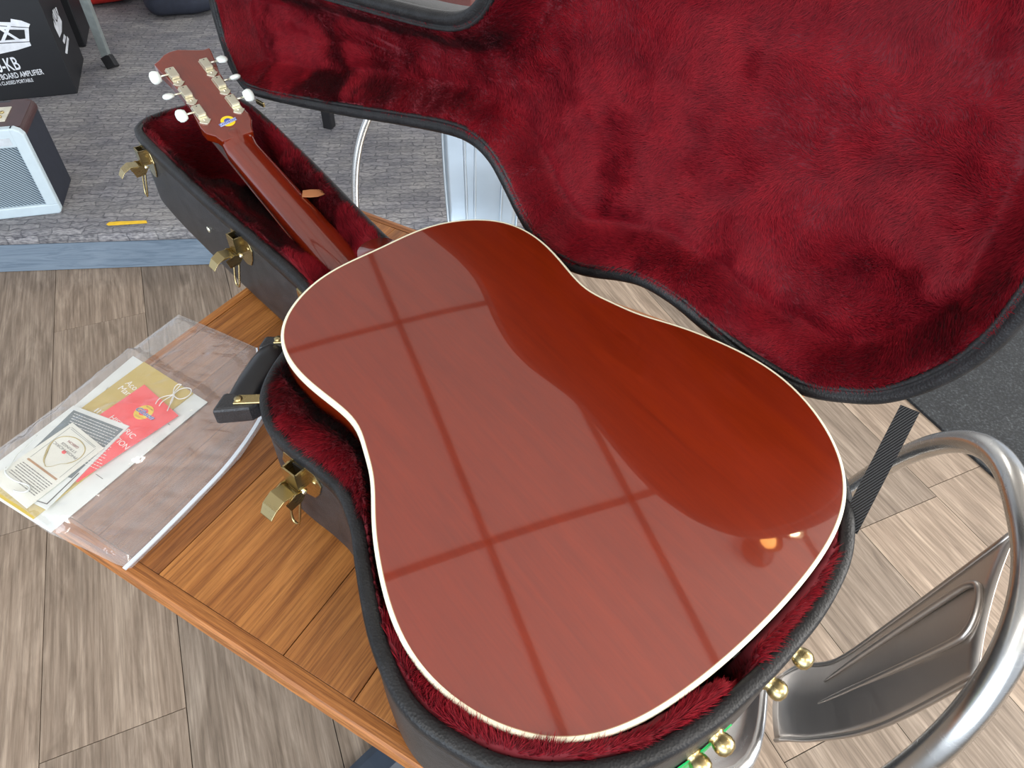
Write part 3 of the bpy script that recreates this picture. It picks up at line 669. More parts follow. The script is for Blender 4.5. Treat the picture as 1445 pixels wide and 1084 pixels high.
for t0, t1, w in ((-.10, .11, .015), (.84, 1.12, .0175)):
    wallp, wn, _ = (h0, n0, 0) if t0 < 0 else (h1, n1, 0)
    c0_, c1_ = hA+hd*Lh*t0, hA+hd*Lh*t1
    sgn = -1 if t0 < 0 else 1
    ctr = (c0_+c1_)/2; inw = wallp-ctr; inw[2] = 0; L_in = min(.024, np.linalg.norm(inw)); inw /= np.linalg.norm(inw)+1e-9
    F4 = (ctr, hd, inw, np.array([0, 0, 1.]))
    hl = Lh*(t1-t0)/2
    prism('handle_cap', [(-hl, -w), (hl, -w), (hl*.8, L_in*.7), (hl*.2, L_in), (-hl*.6, L_in*.8)], -.011, .010, MV, hnd, frame=F4, bevel=.003)
    pr = prism('handle_lug', [(-.006, .0), (.006, .0), (.006, L_in+.006), (-.006, L_in+.006)], .0098, .0125, MBR, hnd, frame=F4, bevel=.001)
    a, b = lathe_vf([(.0042, 0), (.0042, .001), (.001, .0018)], 12, 0, ctr+np.array([0, 0, .0122])+inw*.003, (0, 0, 1)); mobj('rivet', a, b, MBR, hnd, smooth=True)
# green tape stuck on the tail wall
gp = [wall_pt(px_, py_, z_) for px_, py_, z_ in ((925, 1092, .795), (955, 1074, .80), (985, 1058, .805), (1010, 1045, .81), (1036, 1034, .812))]
gw = [.016, .0145, .012, .007, .001]
vs = []
for (q, n_, t_), w in zip(gp, gw):
    for s_ in (-1, 1): vs += [q+n_*.0012+np.array([0, 0, s_*w]), q+n_*.0024+np.array([0, 0, s_*w])]
fs = []
for i in range(4):
    a = i*4; fs += [(a, a+2, a+6, a+4), (a+1, a+5, a+7, a+3), (a, a+4, a+5, a+1), (a+2, a+3, a+7, a+6)]
fs += [(0, 1, 3, 2), (16, 18, 19, 17)]
fix(mobj('green_tape', vs, fs, MGT, case))

# ------------------------------------------------------------------ guitar
gt = thing('acoustic_guitar', 'glossy red-brown acoustic guitar lying face down in the open plush-lined case', 'guitar', mat=Mg)
N_ = len(GOUT); V = []; Fc = []; rr = [1, .992, .96, .9, .8, .68, .55, .42, .3, .18, .08]
GI = gout(260, -.0033)
for r in rr:
    for p in GI: V.append((p[0]*r, p[1]*r, dome(p[0]*r, p[1]*r)))
V.append((0, 0, dome(0, 0)))
for i in range(len(rr)-1):
    for j in range(N_): Fc.append((i*N_+j, i*N_+(j+1) % N_, (i+1)*N_+(j+1) % N_, (i+1)*N_+j))
Fc += [((len(rr)-1)*N_+j, (len(rr)-1)*N_+(j+1) % N_, len(rr)*N_) for j in range(N_)]
fix(mobj('back', V, Fc, MG, gt, smooth=True))
def gdepth(x): return .119-(.245-x)*.040 if x < .245 else .119
def edge_z(p): return dome(p[0], p[1])
Tt = np.roll(GOUT, -1, 0)-np.roll(GOUT, 1, 0); Tt /= np.linalg.norm(Tt, axis=1)[:, None]; NI = np.c_[-Tt[:, 1], Tt[:, 0]]
V = []; prof = [(.0034, .0000), (.0022, .00012), (.0010, -.0001), (.0002, -.0010), (0, -.0022), (0, -.0062)]
for p, ni in zip(GOUT, NI):
    for a, b in prof: V.append((p[0]+ni[0]*a, p[1]+ni[1]*a, edge_z(p)+b))
m = len(prof); Fc = [(i*m+k, ((i+1) % N_)*m+k, ((i+1) % N_)*m+k+1, i*m+k+1) for i in range(N_) for k in range(m-1)]
fix(mobj('back_binding', V, Fc, MCR, gt, smooth=True))
# thin dark line in the binding
V = []
for p, ni in zip(GOUT, NI):
    for a, b in ((.0037, .00022), (.0032, .00022)): V.append((p[0]+ni[0]*a, p[1]+ni[1]*a, edge_z(p)+b))
mobj('binding_line', V, [(i*2, ((i+1) % N_)*2, ((i+1) % N_)*2+1, i*2+1) for i in range(N_)], plain('ivory_line', (.35, .22, .12), .4), gt)
V = []
for p, ni in zip(GOUT, NI):
    d = gdepth(p[0])
    for a, b in ((.0003, edge_z(p)-.006), (.0003, -d*.33), (.0003, -d*.66), (.0003, -d+.006)): V.append((p[0]+ni[0]*a, p[1]+ni[1]*a, b))
fix(mobj('side', V, [(i*4+k, ((i+1) % N_)*4+k, ((i+1) % N_)*4+k+1, i*4+k+1) for i in range(N_) for k in range(3)], MG, gt, smooth=True))
V = [(p[0]*s_, p[1]*s_, -gdepth(p[0])+(.006 if s_ == 1 else 0)) for s_ in (1, .985) for p in GOUT]
mobj('top', V, [tuple(range(N_, 2*N_))]+[(i, (i+1) % N_, N_+(i+1) % N_, N_+i) for i in range(N_)], plain('spruce_top', (.45, .20, .05), .3), gt)
lathe('strap_button', [(.004, 0), (.004, .006), (.008, .009), (.008, .012), (.002, .013)], MWH, gt, n=14, c=(.245, 0, -.055), ax=(1, 0, 0))
# neck: D-section loft, flat fingerboard side below
NH = np.array([-.262, 0, -.088]); NE = np.array([-.690, .001, -.061])
def dsec(c, hw, up, dn, n=22):
    out = []
    for k in range(n):
        a = PI*k/(n-1); out.append(c+np.array([0, hw*math.cos(a), up*math.sin(a)**.8]))
    out += [c+np.array([0, -hw, -dn]), c+np.array([0, hw, -dn])]; return out
th = .2354; HO = np.array([-.70231, .0025, -.050]); he1 = np.array([-math.cos(th), 0, math.sin(th)]); he2 = np.array([0, 1., 0]); he3 = -np.cross(he1, he2)
if he3[2] < 0: he3 = -he3
secs = []
for t in np.linspace(0, .86, 20):
    c_ = NH+(NE-NH)*t; hw = .0285-.0060*t; c_ = c_-np.array([0, 0, .019]); secs.append(dsec(c_, hw, .0185-.002*t, .002))
def hsd(e, hw, up): return dsec(np.zeros(3), 1, 1, 0)*0 if False else [HO+he1*e-he3*.0118+he2*(hw*math.cos(PI*k/21))+he3*(up*math.sin(PI*k/21)**.5) for k in range(22)]+[HO+he1*e-he3*.0135-he2*hw, HO+he1*e-he3*.0135+he2*hw]
sa = secs[-1]; da = (np.array(secs[-1])-np.array(secs[-2]))
sb_ = np.array(hsd(-.046, .0225, .0122)); sc_ = np.array(hsd(-.034, .0235, .0114)); n_s = 9
for k in range(1, n_s):
    u = k/n_s; h00 = 2*u**3-3*u*u+1; h10 = u**3-2*u*u+u; h01 = -2*u**3+3*u*u; h11 = u**3-u*u
    D0 = da*(np.linalg.norm(sb_[11]-np.array(sa)[11])/np.linalg.norm(da[11])); D1 = (sc_-sb_)*(np.linalg.norm(sb_[11]-np.array(sa)[11])/.012)
    secs.append(list(h00*np.array(sa)+h10*D0+h01*sb_+h11*D1))
secs.append(list(sb_)); secs.append(list(sc_))
neck = loft('neck', secs, MG, gt)
secs = []
for t in np.linspace(0, 1, 10):
    c_ = NH+(NE-NH)*t-np.array([0, 0, .0225]); hw = .0288-.0060*t; secs.append([c_+np.array([0, y*hw, z]) for y, z in ((-1, .0014), (-1, -.004), (1, -.004), (1, .0014))])
fb = loft('fingerboard', secs, plain('dark_rosewood', (.04, .015, .01), .35), gt)
for s_ in (-1, 1):
    tube('fingerboard_binding', [NH+(NE-NH)*t-np.array([0, 0, .0232])+np.array([0, s_*(.0288-.0060*t), 0]) for t in (0, 1)], .0013, MG, fb, n=6)
# heel
secs = []
for k in range(12):
    u = k/11; w = -.0025-(.082)*u; ext = .0245+.034*u**2.6; hw = .0235+.0045*u
    xb = -.262
    s_ = [np.array([xb-ext*math.sin(a)**.75 if 0 < a < PI else xb, hw*math.cos(a), w]) for a in np.linspace(0, PI, 18)]
    s_ += [np.array([xb+.01, -hw, w]), np.array([xb+.01, hw, w])]; secs.append(s_)
heel = loft('heel', secs, MG, neck)
# headstock in its own frame
th = .2354; HO = np.array([-.70231, .0025, -.050]); he1 = np.array([-math.cos(th), 0, math.sin(th)]); he2 = np.array([0, 1., 0]); he3 = -np.cross(he1, he2)
if he3[2] < 0: he3 = -he3
hp = [(.1165, -.0365), (.1225, -.0255), (.129, -.017), (.1325, -.007), (.1325, .006), (.1285, .0155), (.1235, .026), (.1190, .038), (.1200, .0478), (.112, .0472), (.07, .0378), (.024, .0322), (-.012, .0325), (-.024, .0345), (-.036, .0325), (-.047, .0262), (-.058, .0232), (-.058, -.0215), (-.045, -.0250), (-.034, -.0345), (-.022, -.0355), (-.011, -.0343), (.035, -.0292), (.075, -.0318), (.105, -.036)]
hs_ = prism('headstock', hp, -.0145, 0, MG, gt, frame=(HO, he1, he2, he3), bevel=.0015)
# tuning machines
def hfr(a, b, c): return HO+he1*a+he2*b+he3*c
for side in (-1, 1):
    for k in range(3):
        e = k*.0407; y = .0007*k+side*.0248
        F4 = (hfr(e, y, 0), he1, he2, he3)
        crown = [(.0155, -.0065), (.0175, -.003), (.0158, 0), (.0175, .003), (.0155, .0065), (-.013, .0065), (-.0145, .0085), (-.0175, .0058), (-.0195, .0035), (-.0215, 0), (-.0195, -.0035), (-.0175, -.0058), (-.0145, -.0085), (-.013, -.0065)]
        tn = prism('tuning_machine', crown, .0, .0016, MNI, hs_, frame=F4, bevel=.0004)
        prism('gear_cover', [(-.0072, -.0062), (-.0072, .0062), (.0125, .0062), (.0125, -.0062)], .0016, .0072, MNI, tn, frame=F4, bevel=.0012)
        a, b = lathe_vf([(.0010, 0), (.0010, .0003)], 8, 0, hfr(e+.009, y, .0070), he3)
        a2, b2 = lathe_vf([(.0018, 0), (.0016, .0008), (.0005, .001)], 10, 0, hfr(e-.0125, y, .0014), he3)
        mobj('oil_hole', a, b, MBK, tn); mobj('screw', a2, b2, MNI, tn, smooth=True)
        tube('shaft', [hfr(e+.003, y+side*.005, .0042), hfr(e+.003, y+side*.0175, .0042)], .0014, MNI, tn, n=10)
        kc = hfr(e+.0035, y+side*(.0245), .0042); rot = [.5, -.5, .85][k] if side < 0 else [.6, -.72, -.25][k]
        kb = lathe('tuner_button', [(.0008, -.0082), (.0032, -.0072), (.0042, -.003), (.0046, .001), (.0040, .005), (.0022, .0074), (.0006, .008)], MWH, tn, n=18, c=(0, 0, 0), ax=(0, 0, 1))
        # flatten and widen, lay across the shaft
        ea = he2*side; eb = he1*math.cos(rot)+he3*math.sin(rot); ec = np.cross(ea, eb)
        for vtx in kb.data.vertices:
            x, yy, z = vtx.co; q = kc+ea*z*.95+eb*x*2.0+ec*yy*.85; vtx.co = q
        fix(kb)
# fret-side dot: cream nut end
box('nut', -.0015, .0015, -.0215, .0215, -.004, .003, MCR, neck).matrix_local = Matrix.Translation((-.689, .001, -.085))

def text(body, a, b, ctr_h, mat, parent, ups, shear=0, extr=.00008, name='lettering', bold=0, align='LEFT'):
    """text from world point a towards b (baseline), cap height ctr_h, squeezed to fit |b-a|; ups = world normal"""
    cu_ = bpy.data.curves.new(name, 'FONT'); cu_.body = body; cu_.size = 1; cu_.shear = shear; cu_.offset = bold
    cu_.materials.append(mat); o = bpy.data.objects.new(name, cu_); C.objects.link(o)
    bpy.context.view_layer.update(); w = max(o.dimensions.x, .01)
    a, b, ups = map(lambda q: np.array(q, float), (a, b, ups)); e1 = (b-a); L = np.linalg.norm(e1); e1 /= L; e3 = ups-(ups@e1)*e1; e3 /= np.linalg.norm(e3); e2 = np.cross(e3, e1)
    s = L/w; h = ctr_h/.70; cu_.extrude = 0
    m = Matrix.Identity(4)
    for i in range(3): m[i][0], m[i][1], m[i][2], m[i][3] = e1[i]*s, e2[i]*h, e3[i]*h, a[i]
    me = bpy.data.meshes.new_from_object(o.evaluated_get(bpy.context.evaluated_depsgraph_get())); bpy.data.objects.remove(o)
    me.transform(m); 
    if not me.materials: me.materials.append(mat)
    return link(name, me, None, parent)
def flat(name, pts, mat, parent, th=.0003):
    """thin printed patch from a list of 3D points lying in one plane"""
    P = [np.array(p, float) for p in pts]; n_ = np.cross(P[1]-P[0], P[2]-P[0]); n_ /= np.linalg.norm(n_); n_ = -n_ if n_[2] < 0 else n_
    n = len(P); V = [p for p in P]+[p+n_*th for p in P]
    return fix(mobj(name, V, [tuple(range(n)), tuple(range(2*n-1, n-1, -1))]+[(i, (i+1) % n, n+(i+1) % n, n+i) for i in range(n)], mat, parent))
# round sticker on the back of the headstock
def hring(r0, r1, c, lift, n=36): return [hfr(c[0]+r*math.cos(a), c[1]+r*math.sin(a), lift) for r in (r1,) for a in np.linspace(0, 2*PI, n, endpoint=False)]
scn = (-.0265, .002)
st = flat('sticker', [hfr(scn[0]+.0098*math.cos(a), scn[1]+.0098*math.sin(a), .0001) for a in np.linspace(0, 2*PI, 36, endpoint=False)], MYE, hs_); st['label'] = 'round yellow and blue sticker'
flat('sticker_centre', [hfr(scn[0]+.0050*math.cos(a), scn[1]+.0050*math.sin(a), .00045) for a in np.linspace(0, 2*PI, 24, endpoint=False)], MBL, st)
def hpx(px_, py_, lift=0):
    r = Mg.to_3x3().transposed() @ Vector(ray(px_, py_)); o = Mg.inverted() @ Vector((0, 0, CZ)); r = np.array(r); o = np.array(o)
    t = ((HO+he3*lift-o)@he3)/(r@he3); return o+r*t
ta, tb2 = hpx(309.5, 178.5, .0009), hpx(333.5, 168.5, .0009)
flat('sticker_banner', [hpx(308.5, 176, .0006), hpx(332, 165.5, .0006), hpx(334.5, 169, .0006), hpx(312, 179.5, .0006)], MLB, st, .0002)
text('Gibson', ta, tb2, .0048, MBL, st, he3, .3, bold=.012)

# ------------------------------------------------------------------ papers and bag on the table
def rect_px(pp, z): return [at(x, y, z) for x, y in pp]
ws = flat('document_sheet', rect_px([(188, 503), (293, 568), (72, 752), (-30, 688)], .7525), MPW, None, .0008)
tag(ws, 'large plain white paper sheet, lowest of the papers in the clear bag', 'paper')
for a_, b_ in (((150, 549.5), (153, 546.5)), ((135, 669), (145, 676)), ((237, 598), (240, 600))):
    p, q = at(*a_, .7534), at(*b_, .7534); d_ = (q-p); n_ = np.cross(d_/np.linalg.norm(d_), [0, 0, 1])*.0003; flat('printed_mark', [p-n_, q-n_, q+n_, p+n_], MIN, ws, .0001)
go = flat('gold_booklet', rect_px([(204, 512), (273, 556), (47, 733), (-28, 684)], .7537), MGO, None, .0018)
tag(go, 'gold covered booklet with white lettering under the red tag', 'booklet')
zt = .7557; up3 = (0, 0, 1)
text('Acoustic', at(176, 541.5, zt), at(204, 563, zt), .0075, MWI, go, up3, 0)
text('Manual', at(165, 548.5, zt), at(190, 567, zt), .0075, MWI, go, up3, 0)
text('II\u00ba', at(131, 580, zt), at(142, 586.5, zt), .0062, MWI, go, up3)
rd = flat('hang_tag', rect_px([(204, 543.5), (252, 587), (109, 681), (62, 640)], .7560), MRD, None, .001)
tag(rd, 'red hang tag with round yellow logo and white string', 'tag')
zt = .7571
text('HISTORIC', at(153, 589.5, zt), at(185, 619, zt), .0062, MWI, rd, up3)
text('COLLECTION', at(133, 598.5, zt), at(176.5, 634.5, zt), .0062, MWI, rd, up3)
lc = at(202.8, 582, zt); rad = .0108
flat('logo_disc', [lc+np.array([rad*math.cos(a), rad*math.sin(a), 0]) for a in np.linspace(0, 2*PI, 32, endpoint=False)], MYE, rd, .0002)
flat('logo_disc', [lc+np.array([rad*.48*math.cos(a), rad*.48*math.sin(a), .0003]) for a in np.linspace(0, 2*PI, 24, endpoint=False)], MRD, rd, .0002)
text('Gibson', at(190, 577.5, zt+.0007)+[0, 0, .0], at(213.5, 592.5, zt+.0007), .0056, MLB, rd, up3, .35, bold=.05)
text('Gibson', at(190, 577.5, zt+.0009)+[0, 0, .0], at(213.5, 592.5, zt+.0009), .0056, MBL, rd, up3, .35, bold=.0)
text('HISTORIC', at(205.5, 573.5, zt+.0006), at(215.5, 580.5, zt+.0006), .0018, MBRN, rd, up3)
text('COLLECTION', at(189.5, 586, zt+.0006), at(203, 593, zt+.0006), .0018, MBRN, rd, up3)
sp_ = [(219.5, 570), (224, 563.5), (232, 559.5), (243, 557), (248, 551), (254, 544.5), (256, 543), (251, 542.5), (246, 548), (245, 557), (252, 563), (262, 561), (269, 555), (269, 549), (262, 547.5), (253, 550), (246, 556), (243, 562), (240, 569)]
tube('string', crv([at(x, y, .7585+(.0006 if i % 2 else 0)) for i, (x, y) in enumerate(sp_)], 5), .0006, MWI, rd, n=6)
tube('string', crv([at(x, y, .7588) for x, y in ((224.5, 573), (229, 567), (238, 561), (245, 558), (243, 566), (240, 571), (236, 580))], 5), .0006, MWI, rd, n=6)
def textlines(parent, A, B, D, n, mat, z, hgt, seed, frac=1.0):
    """illegible small print: rows of short word strokes between corner A-B, stepping towards D"""
    R = random.Random(seed); A, B, D = [at(*q, z) for q in (A, B, D)]; V, Fc = [], []
    e = B-A; L = np.linalg.norm(e); e = e/L; g = D-A
    gd = g-(g@e)*e; gh = gd/np.linalg.norm(gd)
    for i in range(n):
        o = A+g*(i/max(1, n-1)); x = 0; end = L*frac*(1 if i < n-1 else .6)
        while x < end:
            w = R.uniform(.0012, .0042)
            if x+w > end: break
            p = o+e*x; k = len(V); V += [p, p+e*w, p+e*w+gh*hgt, p+gh*hgt]; Fc.append((k, k+1, k+2, k+3)); x += w+.0009
    o = mobj('small_print', V, Fc, mat, parent); o['kind'] = 'stuff'; return o
wb = flat('certificate_card', rect_px([(104, 573), (183, 602), (66, 720), (-28, 672)], .7573), MPW, None, .0009)
tag(wb, 'white bordered slate grey card with rows of white print', 'card')
flat('slate_panel', rect_px([(104, 579), (174, 606), (101, 675), (28, 652)], .7583), MGC, wb, .0002)
textlines(wb, (105, 583), (168, 608), (74, 640), 16, MWI, .7588, .0007, 3)
flat('print_frame', rect_px([(112, 668), (66.5, 712), (50, 707), (51, 706), (66, 710.5), (111, 667)], .7583), MIN, wb, .0001)
cc = flat('string_care_card', rect_px([(102.5, 597), (147, 633), (38, 718), (-14, 676)], .7592), MPC, None, .0009)
tag(cc, 'cream card printed with a gold string loop, topmost of the papers in the bag', 'card')
zt = .7603
def lineblk(A, B, w, mat, name='printed_rule', z=.7602):
    p, q = at(*A, z), at(*B, z); d_ = (q-p)/np.linalg.norm(q-p); n_ = np.cross(d_, [0, 0, 1])*w; return flat(name, [p-n_, q-n_, q+n_, p+n_], mat, cc, .0001)
lineblk((39, 647), (80, 677), .0011, plain('copper_print', (.42, .22, .09), .4))
for A, B in (((101, 603), (135, 631)), ((100, 605.5), (133.5, 632)), ((99, 603), (43, 645)), ((135, 633), (84, 674))): lineblk(A, B, .00018, MGC)
loopp = [(64, 658), (62, 650), (65, 640), (71, 627), (80, 619), (92, 616), (106, 618), (116, 625), (120, 634), (116, 643), (107, 650), (95, 654), (84, 655), (74, 658), (64, 658.5)]
tube('gold_loop_print', crv([at(x, y, .7604) for x, y in loopp], 6), [.0003+.0011*max(0, math.sin(PI*min(1, abs((i/84)-.03)*4))) if i < 22 or i > 66 else .0006 for i in range(85)], MGDI, cc, n=6, flat=.12, upv=(0, 0, 1))
text('GIBSON', at(112, 631.5, zt), at(98, 621.5, zt), .0026, MBRN, cc, up3, bold=.02)
text('STRINGS', at(109, 638, zt), at(89, 624, zt), .0028, MIN, cc, up3)
text('PHOSPHORIC', at(110, 646.5, zt), at(78, 623, zt), .0030, MIN, cc, up3)
flat('heart_print', [at(x, y, .7602) for x, y in ((87, 637), (91, 635), (94.5, 638), (91, 641), (87.5, 640))], MRD, cc, .0001)
textlines(cc, (74, 683), (32, 651), (50, 699), 8, MIN, .7602, .0009, 5)
tube('string', crv([at(x, y, .762) for x, y in ((8, 660), (8, 668), (20, 678), (38, 684), (42, 689), (36, 694), (24, 694), (19, 692))], 5), .0009, MPW, cc, n=6)
tube('string', crv([at(x, y, .7625) for x, y in ((8, 663), (16, 654), (24, 641), (38, 628), (52, 614))], 5), .0008, MPW, cc, n=6)
# clear zip bag around them: two films, wrinkled
bagpx = [(252, 444), (310, 468), (362, 491), (371, 530), (378, 588), (340, 645), (262, 728), (185, 803), (165, 797), (120, 775), (70, 753), (0, 706), (-40, 683), (-45, 662), (0, 632), (60, 588), (130, 535), (190, 490)]
bag = thing('zip_bag', 'clear plastic zip bag holding paper tags and booklets on the table corner', 'bag', (0, 0, 0))
BP = np.array([at(x, y, .7512)[:2] for x, y in bagpx]); bo = resample(BP, 400)
pap = np.array([at(x, y, .7512)[:2] for x, y in ((188, 500), (298, 568), (74, 758), (-35, 690))])
def zbag(top):
    def f(Q, d):
        e = sst(d/.012); g = sst((sdf_in(Q, pap)+.012)/.016)
        if not top: return np.full(len(Q), .7506)+.0008*(1-e)
        wr = np.abs(vnoise(Q@np.array([[.7, .7], [-.7, .7]]), 38, 71))+.6*np.abs(vnoise(Q, 80, 72))+.8*np.abs(vnoise(Q*np.array([1, 3]), 17, 73))
        return .7512+e*(.0026+.010*g)+e*.0062*wr
    return f
for nm_, tp in (('lower_film', False), ('upper_film', True)):
    hf = HField(bo, .0025, zbag(tp), bo[:, 0].min()-.01, bo[:, 0].max()+.01, bo[:, 1].min()-.01, bo[:, 1].max()+.01)
    hf.mesh(nm_, -.0012, idf, MPL, bag, snap=bo)
zs = [at(x, y, .7640) for x, y in ((375, 571), (352, 610), (318, 655), (270, 705), (215, 760), (173, 800))]
t = NT('white_zip_plastic'); t.set(Base_Color=(.78, .84, .92), Roughness=.3, Alpha=.85); MZP = t.m
zp = crv(zs, 6); zd = np.cross(np.gradient(zp, axis=0), [0, 0, 1.]); zd /= np.linalg.norm(zd, axis=1)[:, None]
o = ribbon('zip_seal', zp-np.array([0, 0, .004]), zd*.0021, MZP, bag, .0016)
ribbon('seam_fold', np.array([at(x, y, .7625) for x, y in ((362, 491), (368, 530), (376, 572))]), np.array([.001, .0004, 0]), MZP, bag, .0006)

# ------------------------------------------------------------------ metal chairs
def make_chair(label, b, yaw, lean, hw, ht, e, spl, emb, rt, group=None, zlow=.45):
    f = np.array([math.cos(yaw), math.sin(yaw), 0]); s = np.array([-math.sin(yaw), math.cos(yaw), 0]); z = np.array([0, 0, 1.])
    ctr = np.array([b[0], b[1], 0])-f*.19
    root = thing('metal_chair', label, 'chair', tuple(ctr), yaw, group)
    lf = f*0+np.array([1., 0, 0]); ls = np.array([0, 1., 0])      # local axes
    B = np.array([.19, 0, .45])
    t = np.linspace(0, PI, 64); c_ = np.cos(t); sn = np.sin(t)
    Y = -hw*np.sign(c_)*np.abs(c_)**(2/e); Z = ht*np.abs(sn)**(2/e)
    up = np.array([math.sin(lean), 0, math.cos(lean)])
    P = B+Y[:, None]*ls+Z[:, None]*up
    P = np.vstack([[P[0]+np.array([-.05, .02, -.012])], P, [P[-1]+np.array([-.05, -.02, -.012])]])
    tube('back_tube', P, rt if np.isscalar(rt) else np.interp(np.linspace(0, 1, len(P)), [0, 1], rt), MST, root, n=18)
    # splat, lying in the plane of the arch, slightly dished
    nn_ = np.cross(ls, up)
    L_, R_ = crv(spl[0], 6), crv(spl[1], 6); nv = min(len(L_), len(R_)); L_, R_ = resample(L_, 22, False), resample(R_, 22, False); V = []; nu = 13
    for i in range(22):
        for k in range(nu):
            u = k/(nu-1); p = L_[i]*(1-u)+R_[i]*u; dish = .010*math.sin(PI*u)*(1-abs(i/21-.5))
            V.append(B+ls*p[0]+up*p[1]-nn_*(dish)*1.0)
    Fc = [(i*nu+k, i*nu+k+1, (i+1)*nu+k+1, (i+1)*nu+k) for i in range(21) for k in range(nu-1)]
    spo = mobj('back_splat', V, Fc, MSTD if emb is emb1 else MSL2, root, smooth=True); m_ = spo.modifiers.new('t', 'SOLIDIFY'); m_.thickness = .0016; m_.offset = 0
    for side in (L_, R_):
        tube('splat_hem', [B+ls*p[0]+up*p[1] for p in side], .0028, MSTD if emb is emb1 else MSL2, spo, n=8)
    sgn = 1
    for line in (emb or []):
        q = crv(line, 6); tube('pressed_rib', [B+ls*p[0]+up*p[1]-nn_*.0085 for p in q], np.r_[np.linspace(.001, .0034, 6), np.full(max(len(q)-12, 1), .0034), np.linspace(.0034, .001, 6)][:len(q)] if len(q) > 13 else .003, MSTD if emb is emb1 else MSL2, spo, n=8, flat=1)
    # seat pan: dished sheet with rolled rim
    def seat_out(k):
        pts = []
        for a in np.linspace(0, 2*PI, 64, endpoint=False):
            ca, sa = math.cos(a), math.sin(a); n_ = 4.5
            r = 1/((abs(ca)**n_+abs(sa)**n_)**(1/n_)); pts.append((r*ca*.180*k+.0, r*sa*(.178+.012*(-ca))*k))
        return pts
    V = []; rings = [(1.0, .425), (1.01, .436), (1.0, .446), (.965, .4505), (.93, .4495), (.88, .4440), (.80, .4425), (.5, .4415), (.2, .441)]
    for k, zz in rings: V += [(x, y, zz) for x, y in seat_out(k)]
    V.append((0, 0, .441)); n = 64
    Fc = [(i*n+j, i*n+(j+1) % n, (i+1)*n+(j+1) % n, (i+1)*n+j) for i in range(len(rings)-1) for j in range(n)]+[((len(rings)-1)*n+j, (len(rings)-1)*n+(j+1) % n, len(rings)*n) for j in range(n)]
    so = fix(mobj('seat', V, Fc, MSL, root, smooth=True))
    for sx in (-1, 1):
        for sy in (-1, 1):
            p0 = np.array([sx*.158, sy*.150, .432]); p1 = np.array([sx*.215, sy*.20, .012]); secs = []
            for u in (0, .25, .5, .75, 1):
                c2_ = p0+(p1-p0)*u; a = .026-.010*u
                secs.append([c2_+np.array([sx*a*.5, -sy*a, 0]), c2_+np.array([sx*a*.5, sy*a*.5, 0]), c2_+np.array([-sx*a, sy*a*.5, 0]), c2_+np.array([-sx*a, sy*a*.36, 0]), c2_+np.array([sx*a*.34, sy*a*.36, 0]), c2_+np.array([sx*a*.34, -sy*a, 0])])
            lg = loft('leg', secs, MSL, root)
            lg.data.shade_flat(); mobj('foot_cap', *lathe_vf([(.010, .0), (.012, .004), (.012, .018), (.008, .022)], 12, 0, (p1[0], p1[1], 0)), MBK, lg, smooth=True)
    for sgn in (-1, 1):
        tube('stretcher', [(-.18, sgn*.168, .30), (0, 0, .33), (.18, -sgn*.168, .30)], .006, MSL, root, n=8)
    return root
spl1 = ([(-.012, .0), (-.014, .057), (-.036, .137), (-.030, .25), (-.015, .415)], [(-.092, .0), (-.098, .03), (-.113, .090), (-.130, .205), (-.124, .345)])
emb1 = [[(-.060, .125), (-.055, .20), (-.050, .28), (-.0465, .345), (-.0475, .362), (-.053, .371), (-.066, .3695), (-.080, .361), (-.089, .349), (-.0915, .330), (-.0895, .26), (-.086, .18), (-.082, .113)]]
make_chair('brushed steel cafe chair with loop back at lower right, backrest leaning over the floor', (.374, .3746), -.2727, .1894, .1996, .425, 2.586, spl1, emb1, (.0145, .0112), 'metal cafe chairs round the table')
spl2 = ([(.052, -.02), (.058, .03), (.066, .17), (.070, .345)], [(-.098, -.02), (-.10, .03), (-.105, .17), (-.11, .345)])
ch2 = make_chair('pale steel cafe chair behind the table, seen between case and open lid', (-.108, 1.364), 1.593, .1894, .27, .36, 2.6, spl2, [[(.014, .0), (.016, .1), (.020, .22), (.018, .30)], [(-.004, .0), (-.004, .1), (-.004, .22), (-.004, .30)], [(-.062, .0), (-.064, .1), (-.068, .22), (-.066, .30)]], .0085, 'metal cafe chairs round the table')

# ------------------------------------------------------------------ things on the platform
PZ = .1405
def onp(px_, py_): return at(px_, py_, PZ)
# black amplifier carton
cA = onp(110, 132); cBk = onp(113.5, 80); dirL = onp(0, 143)-cA; dirL /= np.linalg.norm(dirL); dirB = cBk-cA; dB = np.linalg.norm(dirB); dirB /= dB
bx = thing('amplifier_carton', 'black cardboard amplifier carton with white printed logo, upper left', 'box', tuple(cA))
up = np.array([0, 0, 1.])
dirB = np.array([dirL[1], -dirL[0], 0]); dirB = dirB if dirB[1] > 0 else -dirB; dB = .36
bh = .40
V = [(0, 0, 0), tuple(dirL*.55), tuple(dirL*.55+dirB*dB), tuple(dirB*dB)]; V = V+[tuple(np.array(q)+up*bh) for q in V]
fix(mobj('carton_body', V, [(0, 1, 2, 3), (4, 7, 6, 5), (0, 4, 5, 1), (1, 5, 6, 2), (2, 6, 7, 3), (3, 7, 4, 0)], MBKM, bx, bevel=.003))
fn = -dirB
def fpx(px_, py_, lift=.001):     # point of the front face, in carton coordinates
    r = ray(px_, py_); o = np.array([0, 0, CZ])-cA; t = ((fn*lift-o)@fn)/(r@fn); return o+r*t
def spx(px_, py_, lift=.001):     # point of the right side face
    s_ = -dirL; r = ray(px_, py_); o = np.array([0, 0, CZ])-cA; t = ((s_*lift-o)@s_)/(r@s_); return o+r*t
